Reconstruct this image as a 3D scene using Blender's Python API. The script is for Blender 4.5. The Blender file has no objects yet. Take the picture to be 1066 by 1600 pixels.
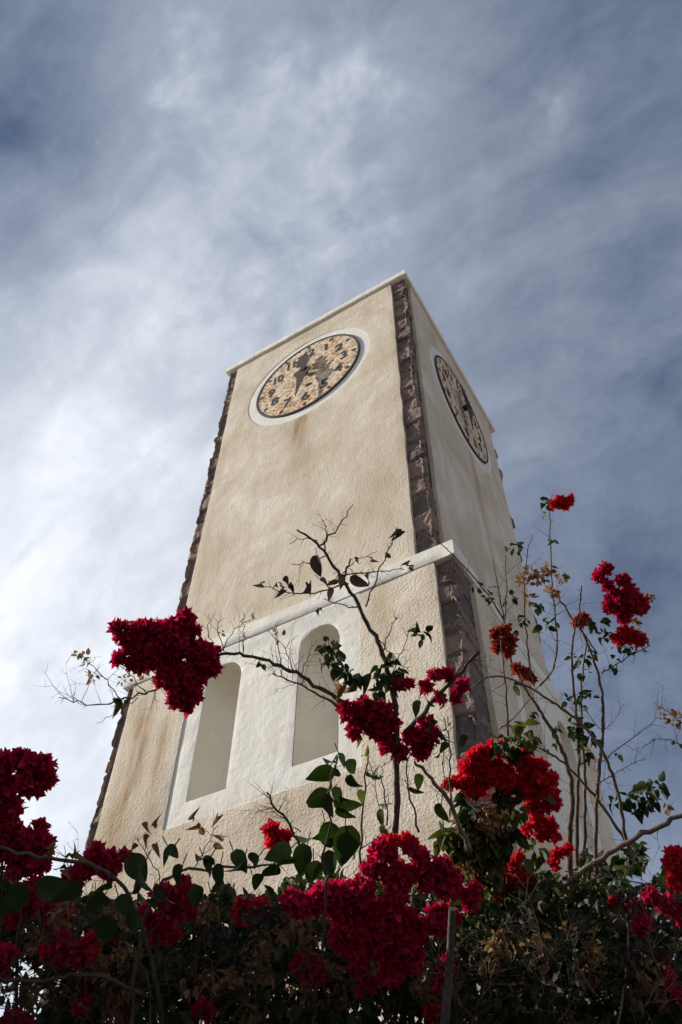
import bpy, math, random
import numpy as np
from mathutils import Vector, Matrix, noise as mn

S = bpy.context.scene
COL = S.collection

# ------------------------------------------------------------------ camera
CAM = np.array([2.2344, -5.7015, 1.6])
YAW, PITCH, ROLL, FPX = 0.5531, 0.8718, 0.0156, 1234.36
_F = np.array([-math.sin(YAW)*math.cos(PITCH), math.cos(YAW)*math.cos(PITCH), math.sin(PITCH)])
_R0 = np.array([math.cos(YAW), math.sin(YAW), 0.0]); _U0 = np.cross(_R0, _F)
_R = math.cos(ROLL)*_R0 + math.sin(ROLL)*_U0
_U = -math.sin(ROLL)*_R0 + math.cos(ROLL)*_U0
cd = bpy.data.cameras.new('camera'); cam = bpy.data.objects.new('camera', cd); COL.objects.link(cam)
cam.matrix_world = Matrix(((_R[0], _U[0], -_F[0], CAM[0]), (_R[1], _U[1], -_F[1], CAM[1]), (_R[2], _U[2], -_F[2], CAM[2]), (0, 0, 0, 1)))
cd.sensor_fit = 'VERTICAL'; cd.sensor_height = 36.0; cd.lens = FPX/1600*36.0
cd.clip_start = 0.05; cd.clip_end = 3000
S.camera = cam

# ------------------------------------------------------------------ light
SUNT = Vector((0.40, 0.13, -0.25)).normalized()          # the way the sunlight travels
SUN_EL = math.asin(-SUNT.z); SUN_ROT = math.atan2(-SUNT.x, -SUNT.y) % (2*math.pi)
sd = bpy.data.lights.new('sun', 'SUN'); sun = bpy.data.objects.new('sun', sd); COL.objects.link(sun)
sd.energy = 4.6; sd.angle = math.radians(0.6); sd.color = (1.0, 0.93, 0.82)
sun.rotation_euler = SUNT.to_track_quat('-Z', 'Y').to_euler(); sun.location = (-20, -8, 20)

def pixdir(px, py):
    d = _F*FPX + _R*(px-533) - _U*(py-800)
    return Vector(d/np.linalg.norm(d))

W = bpy.data.worlds.new('World'); S.world = W; W.use_nodes = True
nt = W.node_tree; nt.nodes.clear()
def N(t, typ, **k):
    n = t.nodes.new(typ)
    for a, b in k.items(): setattr(n, a, b)
    return n
def mth(t, op, a, b=None, c=None, clamp=False):
    n = t.nodes.new('ShaderNodeMath'); n.operation = op; n.use_clamp = clamp
    for i, x in enumerate((a, b, c)):
        if x is None: continue
        if isinstance(x, (int, float)): n.inputs[i].default_value = x
        else: t.links.new(x, n.inputs[i])
    return n.outputs[0]
def build_world():
    L = nt.links
    out = N(nt, 'ShaderNodeOutputWorld'); bg = N(nt, 'ShaderNodeBackground'); L.new(bg.outputs[0], out.inputs[0])
    bg.inputs[1].default_value = 0.1
    sky = N(nt, 'ShaderNodeTexSky', sky_type='NISHITA'); sky.sun_disc = False
    sky.sun_elevation = SUN_EL; sky.sun_rotation = SUN_ROT; sky.altitude = 100; sky.air_density = 1.0; sky.dust_density = 0.6; sky.ozone_density = 1.5
    tc = N(nt, 'ShaderNodeTexCoord')
    def noise(scale, detail, rough, vec, dist=0.0):
        n = N(nt, 'ShaderNodeTexNoise'); n.inputs['Scale'].default_value = scale; n.inputs['Detail'].default_value = detail
        n.inputs['Roughness'].default_value = rough; n.inputs['Distortion'].default_value = dist; L.new(vec, n.inputs['Vector']); return n
    # warp the direction for wispy edges
    w1 = noise(3.0, 5, 0.6, tc.outputs['Generated'])
    vm = N(nt, 'ShaderNodeVectorMath', operation='SUBTRACT'); L.new(w1.outputs['Color'], vm.inputs[0]); vm.inputs[1].default_value = (.5, .5, .5)
    vs = N(nt, 'ShaderNodeVectorMath', operation='SCALE'); L.new(vm.outputs[0], vs.inputs[0]); vs.inputs['Scale'].default_value = 0.13
    va = N(nt, 'ShaderNodeVectorMath', operation='ADD'); L.new(tc.outputs['Generated'], va.inputs[0]); L.new(vs.outputs[0], va.inputs[1])
    wd = va.outputs[0]
    # broad banks of thin cloud, each a soft patch of the sky dome: (direction, sharpness, weight)
    blobs = [((330, 300), 40, .40), ((540, 170), 40, .30), ((430, 60), 60, .14), ((260, 520), 40, .20), ((60, 900), 9, .40), ((60, 1250), 12, .26),
             ((900, 330), 60, .16), ((1000, 240), 110, .10), ((880, 560), 90, .12), ((730, 400), 60, -.04),
             ((110, 300), 50, -.26), ((40, 100), 16, -.34), ((1010, 40), 14, -.36), ((1000, 1150), 12, -.45), ((1050, 720), 30, -.14), ((650, 440), 60, -.12),
             ((760, 80), 60, -.08), ((500, -50), 14, -.16)]
    acc = None
    for (p, k, w) in blobs:
        d = pixdir(*p)
        dt = N(nt, 'ShaderNodeVectorMath', operation='DOT_PRODUCT'); L.new(wd, dt.inputs[0]); dt.inputs[1].default_value = d
        e = mth(nt, 'EXPONENT', mth(nt, 'MULTIPLY', mth(nt, 'SUBTRACT', dt.outputs['Value'], 1.0), float(k)))
        e = mth(nt, 'MULTIPLY', e, w)
        acc = e if acc is None else mth(nt, 'ADD', acc, e)
    # streaks: noise stretched along one direction of the sky
    mp = N(nt, 'ShaderNodeMapping'); L.new(wd, mp.inputs['Vector'])
    mp.inputs['Rotation'].default_value = (0.3, 0.5, 0.9); mp.inputs['Scale'].default_value = (1.2, 4.2, 2.2)
    n2 = noise(2.4, 9, 0.62, mp.outputs[0], 0.5)
    n3 = noise(6.0, 9, 0.66, wd, 0.4)
    s = mth(nt, 'ADD', mth(nt, 'MULTIPLY', mth(nt, 'SUBTRACT', n2.outputs['Fac'], .5), 0.62), mth(nt, 'MULTIPLY', mth(nt, 'SUBTRACT', n3.outputs['Fac'], .5), 0.55))
    m = mth(nt, 'ADD', mth(nt, 'ADD', acc, s), 0.39)
    mc = mth(nt, 'MULTIPLY_ADD', m, 0.50, 0.27, clamp=True)
    ramp = N(nt, 'ShaderNodeValToRGB'); L.new(mc, ramp.inputs[0])
    cr = ramp.color_ramp; cr.elements[0].position = 0.0; cr.elements[0].color = (.10, .10, .10, 1); cr.elements[1].position = 1.0; cr.elements[1].color = (.95, .95, .95, 1)
    cc = N(nt, 'ShaderNodeValToRGB'); L.new(mth(nt, 'MULTIPLY_ADD', m, .78, .14), cc.inputs[0]); c2 = cc.color_ramp
    c2.elements[0].position = 0.0; c2.elements[0].color = (.045, .065, .115, 1); c2.elements[1].position = 1.0; c2.elements[1].color = (.76, .785, .83, 1)
    e_ = c2.elements.new(.5); e_.color = (.285, .32, .39, 1)
    sc = N(nt, 'ShaderNodeVectorMath', operation='SCALE'); L.new(cc.outputs[0], sc.inputs[0]); sc.inputs['Scale'].default_value = 10.0
    mx = N(nt, 'ShaderNodeMixRGB'); L.new(mth(nt, 'MULTIPLY_ADD', ramp.outputs[0], .30, .70, clamp=True), mx.inputs[0]); L.new(sky.outputs[0], mx.inputs[1]); L.new(sc.outputs[0], mx.inputs[2])
    L.new(mx.outputs[0], bg.inputs[0])
build_world()
S.view_settings.view_transform = 'Standard'; S.view_settings.look = 'None'; S.view_settings.gamma = 1; S.view_settings.exposure = 0.5
S.view_settings.use_curve_mapping = False
S.cycles.max_bounces = 8; S.cycles.transparent_max_bounces = 8

# ------------------------------------------------------------------ helpers
rng = np.random.default_rng(7); random.seed(7)
def at(px, py, d):
    """a point d metres out along the view axis"""
    return CAM + (_F + _R*((px-533)/FPX) - _U*((py-800)/FPX))*d
def tag(o, label=None, cat=None, group=None, kind=None):
    if label: o['label'] = label
    if cat: o['category'] = cat
    if group: o['group'] = group
    if kind: o['kind'] = kind
    return o
def empty(name, loc, label, cat):
    o = bpy.data.objects.new(name, None); COL.objects.link(o); o.location = loc; o.empty_display_size = .3
    return tag(o, label, cat)
def link(name, me, mat, root=None, base=(0, 0, 0)):
    o = bpy.data.objects.new(name, me); COL.objects.link(o)
    if mat:
        for m in (mat if isinstance(mat, (list, tuple)) else [mat]): me.materials.append(m)
    if root is not None:
        o.parent = root; o.matrix_parent_inverse = Matrix.Translation(-Vector(base))
    return o
class MB:
    def __init__(s): s.v = []; s.f = []
    def add(s, vs, fs):
        k = len(s.v); s.v += [tuple(map(float, p)) for p in vs]; s.f += [tuple(i+k for i in f) for f in fs]
    def box(s, a, b):
        (x0, y0, z0), (x1, y1, z1) = a, b
        s.add([(x0,y0,z0),(x1,y0,z0),(x1,y1,z0),(x0,y1,z0),(x0,y0,z1),(x1,y0,z1),(x1,y1,z1),(x0,y1,z1)],
              [(0,3,2,1),(4,5,6,7),(0,1,5,4),(1,2,6,5),(2,3,7,6),(3,0,4,7)])
    def tube(s, pts, rad, sides=6):
        pts = [np.array(p, float) for p in pts]; n = len(pts)
        rings = []; up = np.array([.3, .2, 1.0])
        prev = None
        for i in range(n):
            t = pts[min(i+1, n-1)] - pts[max(i-1, 0)]; t /= (np.linalg.norm(t)+1e-9)
            if prev is None:
                a = np.cross(t, up)
                if np.linalg.norm(a) < 1e-3: a = np.cross(t, [1, 0, 0])
            else: a = prev - t*np.dot(prev, t)
            a /= (np.linalg.norm(a)+1e-9); prev = a; b = np.cross(t, a)
            r = rad[i] if hasattr(rad, '__len__') else rad
            rings.append([pts[i] + (a*math.cos(2*math.pi*k/sides) + b*math.sin(2*math.pi*k/sides))*r for k in range(sides)])
        vs = [p for r in rings for p in r]; fs = []
        for i in range(n-1):
            for k in range(sides):
                fs.append((i*sides+k, i*sides+(k+1) % sides, (i+1)*sides+(k+1) % sides, (i+1)*sides+k))
        fs.append(tuple(range(sides))[::-1]); fs.append(tuple((n-1)*sides+k for k in range(sides)))
        s.add(vs, fs)
    def build(s, name, mat, root=None, base=(0, 0, 0), smooth=False):
        me = bpy.data.meshes.new(name); me.from_pydata(s.v, [], s.f)
        if smooth: me.polygons.foreach_set('use_smooth', [True]*len(me.polygons))
        me.update(); return link(name, me, mat, root, base)

# ------------------------------------------------------------------ materials
def newmat(name):
    m = bpy.data.materials.new(name); m.use_nodes = True; t = m.node_tree; t.nodes.clear()
    out = t.nodes.new('ShaderNodeOutputMaterial'); b = t.nodes.new('ShaderNodeBsdfPrincipled'); t.links.new(b.outputs[0], out.inputs[0])
    return m, t, b, out
def tnoise(t, vec, scale, detail=4, rough=.55, dist=0.0):
    n = t.nodes.new('ShaderNodeTexNoise'); n.inputs['Scale'].default_value = scale; n.inputs['Detail'].default_value = detail
    n.inputs['Roughness'].default_value = rough; n.inputs['Distortion'].default_value = dist
    if vec is not None: t.links.new(vec, n.inputs['Vector'])
    return n.outputs['Fac']
def tramp(t, fac, stops):
    r = t.nodes.new('ShaderNodeValToRGB'); t.links.new(fac, r.inputs[0]); cr = r.color_ramp
    while len(cr.elements) < len(stops): cr.elements.new(.5)
    for e, (p, c) in zip(cr.elements, stops):
        e.position = p; e.color = (c, c, c, 1) if isinstance(c, (int, float)) else (*c, 1)
    return r.outputs[0]
def tmix(t, fac, a, b, typ='MIX'):
    m = t.nodes.new('ShaderNodeMixRGB'); m.blend_type = typ
    for i, x in enumerate((fac, a, b)):
        if isinstance(x, (int, float)): m.inputs[i].default_value = x
        elif isinstance(x, tuple): m.inputs[i].default_value = (*x, 1)
        else: t.links.new(x, m.inputs[i])
    return m.outputs[0]
def tmap(t, vec, scale):
    m = t.nodes.new('ShaderNodeMapping'); t.links.new(vec, m.inputs['Vector']); m.inputs['Scale'].default_value = scale; return m.outputs[0]
def tbump(t, h, dist, strength=1.0, normal=None):
    b = t.nodes.new('ShaderNodeBump'); b.inputs['Distance'].default_value = dist; b.inputs['Strength'].default_value = strength
    t.links.new(h, b.inputs['Height'])
    if normal is not None: t.links.new(normal, b.inputs['Normal'])
    return b.outputs[0]
def gauss(t, x, c, w):
    d = mth(t, 'DIVIDE', mth(t, 'SUBTRACT', x, c), w); return mth(t, 'EXPONENT', mth(t, 'MULTIPLY', mth(t, 'MULTIPLY', d, d), -1.0))
def smooth(t, x, a, b):
    r = t.nodes.new('ShaderNodeMapRange'); r.interpolation_type = 'SMOOTHSTEP'
    t.links.new(x, r.inputs[0]); r.inputs[1].default_value = a; r.inputs[2].default_value = b; return r.outputs[0]

def plaster_mat(name, base, grain, stains=()):
    m, t, b, out = newmat(name)
    tc = t.nodes.new('ShaderNodeTexCoord'); o = tc.outputs['Object']
    sep = t.nodes.new('ShaderNodeSeparateXYZ'); t.links.new(o, sep.inputs[0])
    big = tnoise(t, o, 0.9, 5, .6, .6); mid = tnoise(t, o, 4.5, 6, .65); streak = tnoise(t, tmap(t, o, (3.2, 3.2, .35)), 1.6, 5, .6)
    fine = tnoise(t, o, 36, 3, .55)
    dark = tuple(c*k for c, k in zip(base, (.76, .70, .60))); lite = tuple(min(1, c*k) for c, k in zip(base, (1.14, 1.15, 1.18)))
    c = tmix(t, tramp(t, big, [(.30, 0.0), (.68, 1.0)]), dark, lite)
    c = tmix(t, mth(t, 'MULTIPLY', tramp(t, mid, [(.42, 0.0), (.75, 1.0)]), .35), c, tuple(x*k for x, k in zip(base, (.80, .74, .64))))
    c = tmix(t, mth(t, 'MULTIPLY', tramp(t, streak, [(.46, 0.0), (.74, 1.0)]), .50), c, tuple(x*k for x, k in zip(base, (.78, .68, .52))))
    wob = mth(t, 'MULTIPLY', mth(t, 'SUBTRACT', tnoise(t, o, 1.3, 4), .5), .35)
    brk = tramp(t, tnoise(t, tmap(t, o, (9, 9, .9)), 1.5, 5, .65), [(.30, .25), (.65, 1.0)])
    for (axis, c0, w, za, zb, zc, zd, amt, col) in stains:
        x = mth(t, 'ADD', sep.outputs[axis], wob)
        g = gauss(t, x, c0, w)
        g = mth(t, 'MULTIPLY', g, mth(t, 'MULTIPLY', smooth(t, sep.outputs['Z'], za, zb), mth(t, 'SUBTRACT', 1.0, smooth(t, sep.outputs['Z'], zc, zd))))
        g = mth(t, 'MULTIPLY', mth(t, 'MULTIPLY', g, brk), amt, clamp=True)
        c = tmix(t, g, c, col)
    c = tmix(t, mth(t, 'MULTIPLY', tramp(t, fine, [(.36, 1.0), (.50, 0.0)]), .40), c, tuple(x*.62 for x in base))
    t.links.new(c, b.inputs['Base Color']); b.inputs['Roughness'].default_value = .95; b.inputs['Specular IOR Level'].default_value = .15
    h = mth(t, 'ADD', mth(t, 'MULTIPLY', fine, .8), mth(t, 'MULTIPLY', tnoise(t, o, 70, 2, .6), .3))
    n1 = tbump(t, mid, .02*grain, .6); t.links.new(tbump(t, h, .0088*grain, 1.0, n1), b.inputs['Normal'])
    return m
RUST = (.36, .235, .12); TAN = (.38, .25, .13)
PL_UP = plaster_mat('upper_plaster', (.68, .625, .535), 1.0, stains=[
    ('X', -2.10, .20, 10.2, 12.6, 12.6, 12.9, 1.0, RUST), ('X', -2.12, .09, 11.0, 12.7, 12.75, 12.9, .8, (.22, .11, .03)), ('X', -3.3, .5, 8.0, 9.3, 9.5, 11, .35, TAN),
    ('X', -.9, .3, 14.2, 15.5, 15.7, 16, .25, TAN), ('Y', 2.10, .10, 8.5, 12.6, 12.8, 13.0, .95, RUST), ('Y', 1.2, .25, 11, 13, 15.6, 16, .2, TAN)])
PL_LOW = plaster_mat('lower_plaster', (.70, .635, .54), .95, stains=[
    ('X', -3.75, .16, 3.5, 5.4, 7.0, 7.7, 1.0, (.38, .25, .13)), ('X', -3.35, .13, 4.8, 5.8, 6.6, 7.2, .8, TAN), ('X', -1.9, 1.3, 4.0, 5.2, 5.3, 5.7, .40, TAN), ('X', -.62, .10, 6.3, 7.0, 7.4, 7.7, .5, TAN),
    ('Y', .8, .15, 5, 6.5, 7.5, 7.8, .3, TAN)])
def white_mat(name, base=(.77, .755, .70), grain=.8, dirt=.35):
    m, t, b, out = newmat(name)
    tc = t.nodes.new('ShaderNodeTexCoord'); o = tc.outputs['Object']
    n = tnoise(t, o, 1.6, 6, .65, .5); s = tnoise(t, tmap(t, o, (6, 6, .8)), 1.2, 6, .6); cr = tnoise(t, o, 30, 5, .7)
    c = tmix(t, mth(t, 'MULTIPLY', tramp(t, n, [(.42, 0.0), (.75, 1.0)]), dirt), base, (.52, .47, .38))
    c = tmix(t, mth(t, 'MULTIPLY', tramp(t, s, [(.55, 0.0), (.78, 1.0)]), dirt), c, (.42, .36, .28))
    c = tmix(t, mth(t, 'MULTIPLY', tramp(t, cr, [(.30, 1.0), (.40, 0.0)]), dirt), c, (.5, .45, .38))
    t.links.new(c, b.inputs['Base Color']); b.inputs['Roughness'].default_value = .8; b.inputs['Specular IOR Level'].default_value = .25
    t.links.new(tbump(t, cr, .006*grain, .7, tbump(t, tnoise(t, o, 6, 4), .03*grain, .5)), b.inputs['Normal'])
    return m
WHITE = white_mat('white_limewash'); NICHE = white_mat('niche_limewash', (.74, .70, .61), .6, .30)
RINGW = white_mat('clock_surround_white', (.74, .74, .72), .5, .45)

def rubble_mat():
    m, t, b, out = newmat('rubble_stone')
    tc = t.nodes.new('ShaderNodeTexCoord'); o = tc.outputs['Object']
    a = t.nodes.new('ShaderNodeAttribute'); a.attribute_name = 'stone'; 
    n = tnoise(t, o, 9, 8, .7, .5); n2 = tnoise(t, o, 30, 5, .7); n3 = tnoise(t, o, 3, 4)
    c = tmix(t, a.outputs['Fac'], (.085, .072, .072), (.25, .175, .14))
    c = tmix(t, mth(t, 'MULTIPLY', tramp(t, n, [(.42, 0.0), (.70, 1.0)]), .55), c, (.27, .20, .165))
    c = tmix(t, mth(t, 'MULTIPLY', tramp(t, n2, [(.58, 0.0), (.72, 1.0)]), .18), c, (.36, .28, .23))
    c = tmix(t, tramp(t, n2, [(.34, .7), (.46, 0.0)]), c, (.06, .05, .048))
    t.links.new(c, b.inputs['Base Color']); b.inputs['Roughness'].default_value = .92
    t.links.new(tbump(t, n2, .012, .8, tbump(t, n, .022, .8)), b.inputs['Normal'])
    return m
RUBBLE = rubble_mat()
def dial_mat():
    m, t, b, out = newmat('rusty_dial')
    tc = t.nodes.new('ShaderNodeTexCoord'); o = tc.outputs['Object']
    n = tnoise(t, o, 11, 8, .75, .6); n2 = tnoise(t, o, 30, 6, .75); n3 = tnoise(t, o, 2.2, 3)
    k = mth(t, 'ADD', mth(t, 'MULTIPLY', n, .55), mth(t, 'ADD', mth(t, 'MULTIPLY', n2, .35), mth(t, 'MULTIPLY', n3, .12)))
    c = tramp(t, k, [(.39, (.66, .59, .45)), (.487, (.74, .67, .53)), (.525, (.46, .26, .11)), (.57, (.30, .15, .07)), (.66, (.15, .08, .05))])
    t.links.new(c, b.inputs['Base Color']); b.inputs['Roughness'].default_value = .75
    t.links.new(tbump(t, n2, .004, .6), b.inputs['Normal'])
    return m
DIAL = dial_mat()
def simple(name, c1, c2, scale, rough=.7, bump=.003, metallic=0.0):
    m, t, b, out = newmat(name)
    tc = t.nodes.new('ShaderNodeTexCoord'); o = tc.outputs['Object']; n = tnoise(t, o, scale, 6, .65)
    t.links.new(tmix(t, tramp(t, n, [(.35, 0.0), (.68, 1.0)]), c1, c2), b.inputs['Base Color']); b.inputs['Roughness'].default_value = rough; b.inputs['Metallic'].default_value = metallic
    t.links.new(tbump(t, n, bump, .6), b.inputs['Normal']); return m
IRON = simple('weathered_black_iron', (.022, .022, .024), (.05, .035, .028), 14, .85)
PAINT = simple('black_numeral_paint', (.02, .022, .03), (.03, .03, .032), 22, .8)
def bark_mat(name, c1, c2):
    m, t, b, out = newmat(name)
    tc = t.nodes.new('ShaderNodeTexCoord'); o = tc.outputs['Object']; n = tnoise(t, o, 60, 6, .7); n2 = tnoise(t, o, 9, 3)
    c = tmix(t, tramp(t, n, [(.35, 0.0), (.65, 1.0)]), c1, c2); c = tmix(t, tramp(t, n2, [(.4, 0.0), (.65, .6)]), c, tuple(x*.55 for x in c1))
    t.links.new(c, b.inputs['Base Color']); b.inputs['Roughness'].default_value = .85; t.links.new(tbump(t, n, .004, .8), b.inputs['Normal']); return m
BARK_D = bark_mat('dark_bark', (.045, .030, .024), (.10, .072, .055)); BARK_L = bark_mat('pale_bark', (.085, .062, .048), (.18, .13, .098))
def leaf_mat(name, cols, trans, tcol, rough=.55, spec=.22):
    """cols: stops of colour picked at random for each leaf"""
    m, t, b, out = newmat(name)
    g = t.nodes.new('ShaderNodeNewGeometry'); tc = t.nodes.new('ShaderNodeTexCoord')
    st = [(i/(len(cols)-1), c) for i, c in enumerate(cols)]
    c = tramp(t, g.outputs['Random Per Island'], st)
    n = tnoise(t, tc.outputs['Object'], 70, 4, .6)
    c = tmix(t, mth(t, 'MULTIPLY', tramp(t, n, [(.35, 0.0), (.7, 1.0)]), .35), c, tuple(x*.5 for x in cols[0]))
    t.links.new(c, b.inputs['Base Color']); b.inputs['Roughness'].default_value = rough; b.inputs['Specular IOR Level'].default_value = spec
    tr = t.nodes.new('ShaderNodeBsdfTranslucent'); mul = tmix(t, 1.0, c, tcol, 'MULTIPLY'); t.links.new(mul, tr.inputs[0])
    ms = t.nodes.new('ShaderNodeMixShader'); ms.inputs[0].default_value = trans
    t.links.new(b.outputs[0], ms.inputs[1]); t.links.new(tr.outputs[0], ms.inputs[2]); t.links.new(ms.outputs[0], out.inputs[0])
    t.links.new(tbump(t, n, .002, .5), b.inputs['Normal'])
    return m
LEAF = leaf_mat('bougainvillea_leaf', [(.012, .020, .008), (.026, .040, .012), (.042, .056, .016), (.018, .026, .011)], .25, (1.3, 1.5, .6))
LEAF_BIG = leaf_mat('large_dark_leaf', [(.013, .022, .010), (.022, .038, .013), (.034, .052, .016)], .20, (1.5, 1.8, .6))
LEAF_Y = leaf_mat('olive_leaf', [(.05, .062, .018), (.085, .10, .022), (.06, .075, .028), (.11, .10, .03)], .35, (1.6, 1.6, .7))
DRY = leaf_mat('dried_bract', [(.20, .12, .055), (.34, .22, .11), (.13, .075, .04), (.42, .31, .19)], .30, (1.4, 1.2, .9), .8, .1)
GREYD = leaf_mat('withered_grey_leaf', [(.045, .035, .03), (.085, .07, .062), (.03, .022, .02)], .15, (1.2, 1.1, 1), .8, .1)
CRIM = leaf_mat('crimson_bract', [(.36, .006, .036), (.24, .004, .024), (.46, .014, .085), (.30, .005, .030), (.56, .035, .12)], .38, (1.8, 1.0, 1.4), .55, .12)
RED = leaf_mat('scarlet_bract', [(.48, .008, .026), (.34, .005, .018), (.66, .022, .055), (.44, .006, .022), (.70, .05, .10)], .40, (1.8, 1.0, 1.0), .55, .12)
FADED = leaf_mat('faded_bract', [(.36, .05, .03), (.27, .04, .025), (.42, .11, .06), (.20, .05, .03)], .32, (1.5, 1.0, 1.0), .7, .1)

# ------------------------------------------------------------------ ground
gm, t_, b_, o_ = newmat('dry_ground')
tc_ = t_.nodes.new('ShaderNodeTexCoord'); nn = tnoise(t_, tc_.outputs['Object'], .8, 10, .7); n5 = tnoise(t_, tc_.outputs['Object'], 25, 6, .7)
t_.links.new(tmix(t_, tramp(t_, nn, [(.35, 0.0), (.65, 1.0)]), (.15, .12, .09), (.26, .21, .16)), b_.inputs['Base Color']); b_.inputs['Roughness'].default_value = .95
t_.links.new(tbump(t_, n5, .02, .8), b_.inputs['Normal'])
g = MB(); st = [-1500, -300, -60, -20, -10, -5, 0, 5, 10, 20, 60, 300, 1500]
gv = [(x, y, (mn.noise(Vector((x*.31, y*.31, 0)))*.06 if abs(x) < 15 and abs(y) < 15 else 0) - .02) for y in st for x in st]; n_ = len(st)
g.add(gv, [(j*n_+i, j*n_+i+1, (j+1)*n_+i+1, (j+1)*n_+i) for j in range(n_-1) for i in range(n_-1)])
tag(g.build('ground', gm, smooth=True), kind='structure')

# ------------------------------------------------------------------ clock tower
E_ = .280; WU = 4.0; HT = 15.72; HC = .168; HL = 7.878; HLB = .224; OV = .041; PV = .010; TH = .06
TB = (-2.0, 2.0, 0.0)
tower = empty('clock_tower', TB, 'square cream plastered clock tower with rubble stone corners, two clock faces and arched niches', 'clock tower')
def fb(p, s, o=4): return mn.fractal(Vector(p)*s, 1.0, 2.0, o)
def slab(mb, U, Z, keep, to3, th, disp=.006, seed=0.0, snap=None):
    """structured sheet of plaster: U,Z arrays [j][i]; keep(i,j) cell mask; to3(u,z,depth)"""
    nz, nu = len(U), len(U[0]); vid = {}; cells = [(i, j) for j in range(nz-1) for i in range(nu-1) if keep(i, j)]
    edges = {}
    for (i, j) in cells:
        q = [(i, j), (i+1, j), (i+1, j+1), (i, j+1)]
        for a in range(4):
            e = (q[a], q[(a+1) % 4]); edges[e] = 1
    bnd = [e for e in edges if (e[1], e[0]) not in edges]; bset = {p for e in bnd for p in e}
    vs = []; fs = []
    def pos(p):
        u, z = U[p[1]][p[0]], Z[p[1]][p[0]]
        if snap and p in bset: u, z = snap(u, z)
        return u, z
    def V(p):
        if p not in vid:
            u, z = pos(p); d = disp*fb((u+seed, z, seed*1.7), 1.1, 4) + disp*.35*fb((u, z+seed, 3), 6, 2)
            if p in bset: d = d*.5 + .004
            vid[p] = len(vs); vs.append(to3(u, z, d))
        return vid[p]
    for (i, j) in cells: fs.append((V((i, j)), V((i+1, j)), V((i+1, j+1)), V((i, j+1))))
    bv = {}
    for e in bnd:
        for p in e:
            if p not in bv:
                u, z = pos(p); bv[p] = len(vs); vs.append(to3(u, z, th))
        fs.append((vid[e[1]], vid[e[0]], bv[e[0]], bv[e[1]]))
    mb.add(vs, fs)
def lin(a, b, step):
    n = max(1, int(round((b-a)/step))); return [a+(b-a)*i/n for i in range(n+1)]
def wall(name, mat, to3, u0, u1, z0, z1, step, seed, hole=None, circ=None, disp=.007):
    us = lin(u0, u1, step) if not hole else lin(u0, hole[0], step) + lin(hole[0], hole[1], step)[1:] + lin(hole[1], u1, step)[1:]
    zs = lin(z0, z1, step) if not hole else lin(z0, hole[2], step) + lin(hole[2], z1, step)[1:]
    U = []; Z = []
    for z in zs:
        row = list(us)
        row[0] += .012*fb((seed, z, 0), 2.5, 3); row[-1] += .012*fb((seed+9, z, 0), 2.5, 3)
        U.append(row); Z.append([z]*len(us))
    def keep(i, j):
        uc = (us[i]+us[i+1])/2; zc = (zs[j]+zs[j+1])/2
        if hole and hole[0] < uc < hole[1] and zc > hole[2]: return False
        if circ and math.hypot(uc-circ[0], zc-circ[1]) < circ[2]: return False
        return True
    def snap(u, z):
        if circ:
            r = math.hypot(u-circ[0], z-circ[1])
            if abs(r-circ[2]) < step*1.1: return circ[0]+(u-circ[0])*circ[2]/r, circ[1]+(z-circ[1])*circ[2]/r
        return u, z
    mb = MB(); slab(mb, U, Z, keep, to3, TH, disp, seed, snap)
    return mb.build(name, mat, tower, TB, smooth=False)
# faces: u runs 0..4 from the left of the face as seen from outside
def faceA(off): return lambda u, z, d: (u-4.0, -off+d, z)                 # u in x = u-4
def faceB(off): return lambda u, z, d: (off-d, u, z)                      # u in y
def faceC(off): return lambda u, z, d: (-u, 4.0+off-d, z)                 # back
def faceD(off): return lambda u, z, d: (-4.0-off+d, 4.0-u, z)             # left side
RC = 1.262; CZ = 13.76
def smooth_by_angle(o, ang=40):
    me = o.data; me.polygons.foreach_set('use_smooth', [True]*len(me.polygons))
    import bmesh
    bm = bmesh.new(); bm.from_mesh(me); a = math.radians(ang)
    for e in bm.edges:
        if len(e.link_faces) == 2 and e.calc_face_angle(0) > a: e.smooth = False
    bm.to_mesh(me); bm.free()
ws = []
ws.append(wall('wall', PL_UP, faceA(0), .232, 4-.284, HL-.02, HT-HC, .06, 1.0, circ=(1.97, CZ, RC)))
ws.append(wall('wall', PL_UP, faceB(0), .237, 4-.24, HL-.02, HT-HC, .06, 5.0, circ=(2.03, CZ, RC)))
ws.append(wall('wall', PL_UP, faceC(0), .25, 3.75, HL-.02, HT-HC, .25, 9.0))
ws.append(wall('wall', PL_UP, faceD(0), .25, 3.75, HL-.02, HT-HC, .25, 13.0))
PTOP = HL-HLB
PA = (4-3.13, 4-.86, 5.52); PB = (1.02, 3.28, 5.52)
ws.append(wall('wall', PL_LOW, faceA(E_), .0+.18-.25, 4+E_-.232, 0, PTOP, .06, 21.0, hole=PA, disp=.010))
ws.append(wall('wall', PL_LOW, faceB(E_), .495-E_, 4+.181-.2, 0, PTOP, .06, 25.0, hole=PB, disp=.010))
ws.append(wall('wall', PL_LOW, faceC(.2), .0, 4.0, 0, PTOP, .25, 29.0))
ws.append(wall('wall', PL_LOW, faceD(.25), .0, 4.0, 0, PTOP, .25, 33.0))
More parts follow.
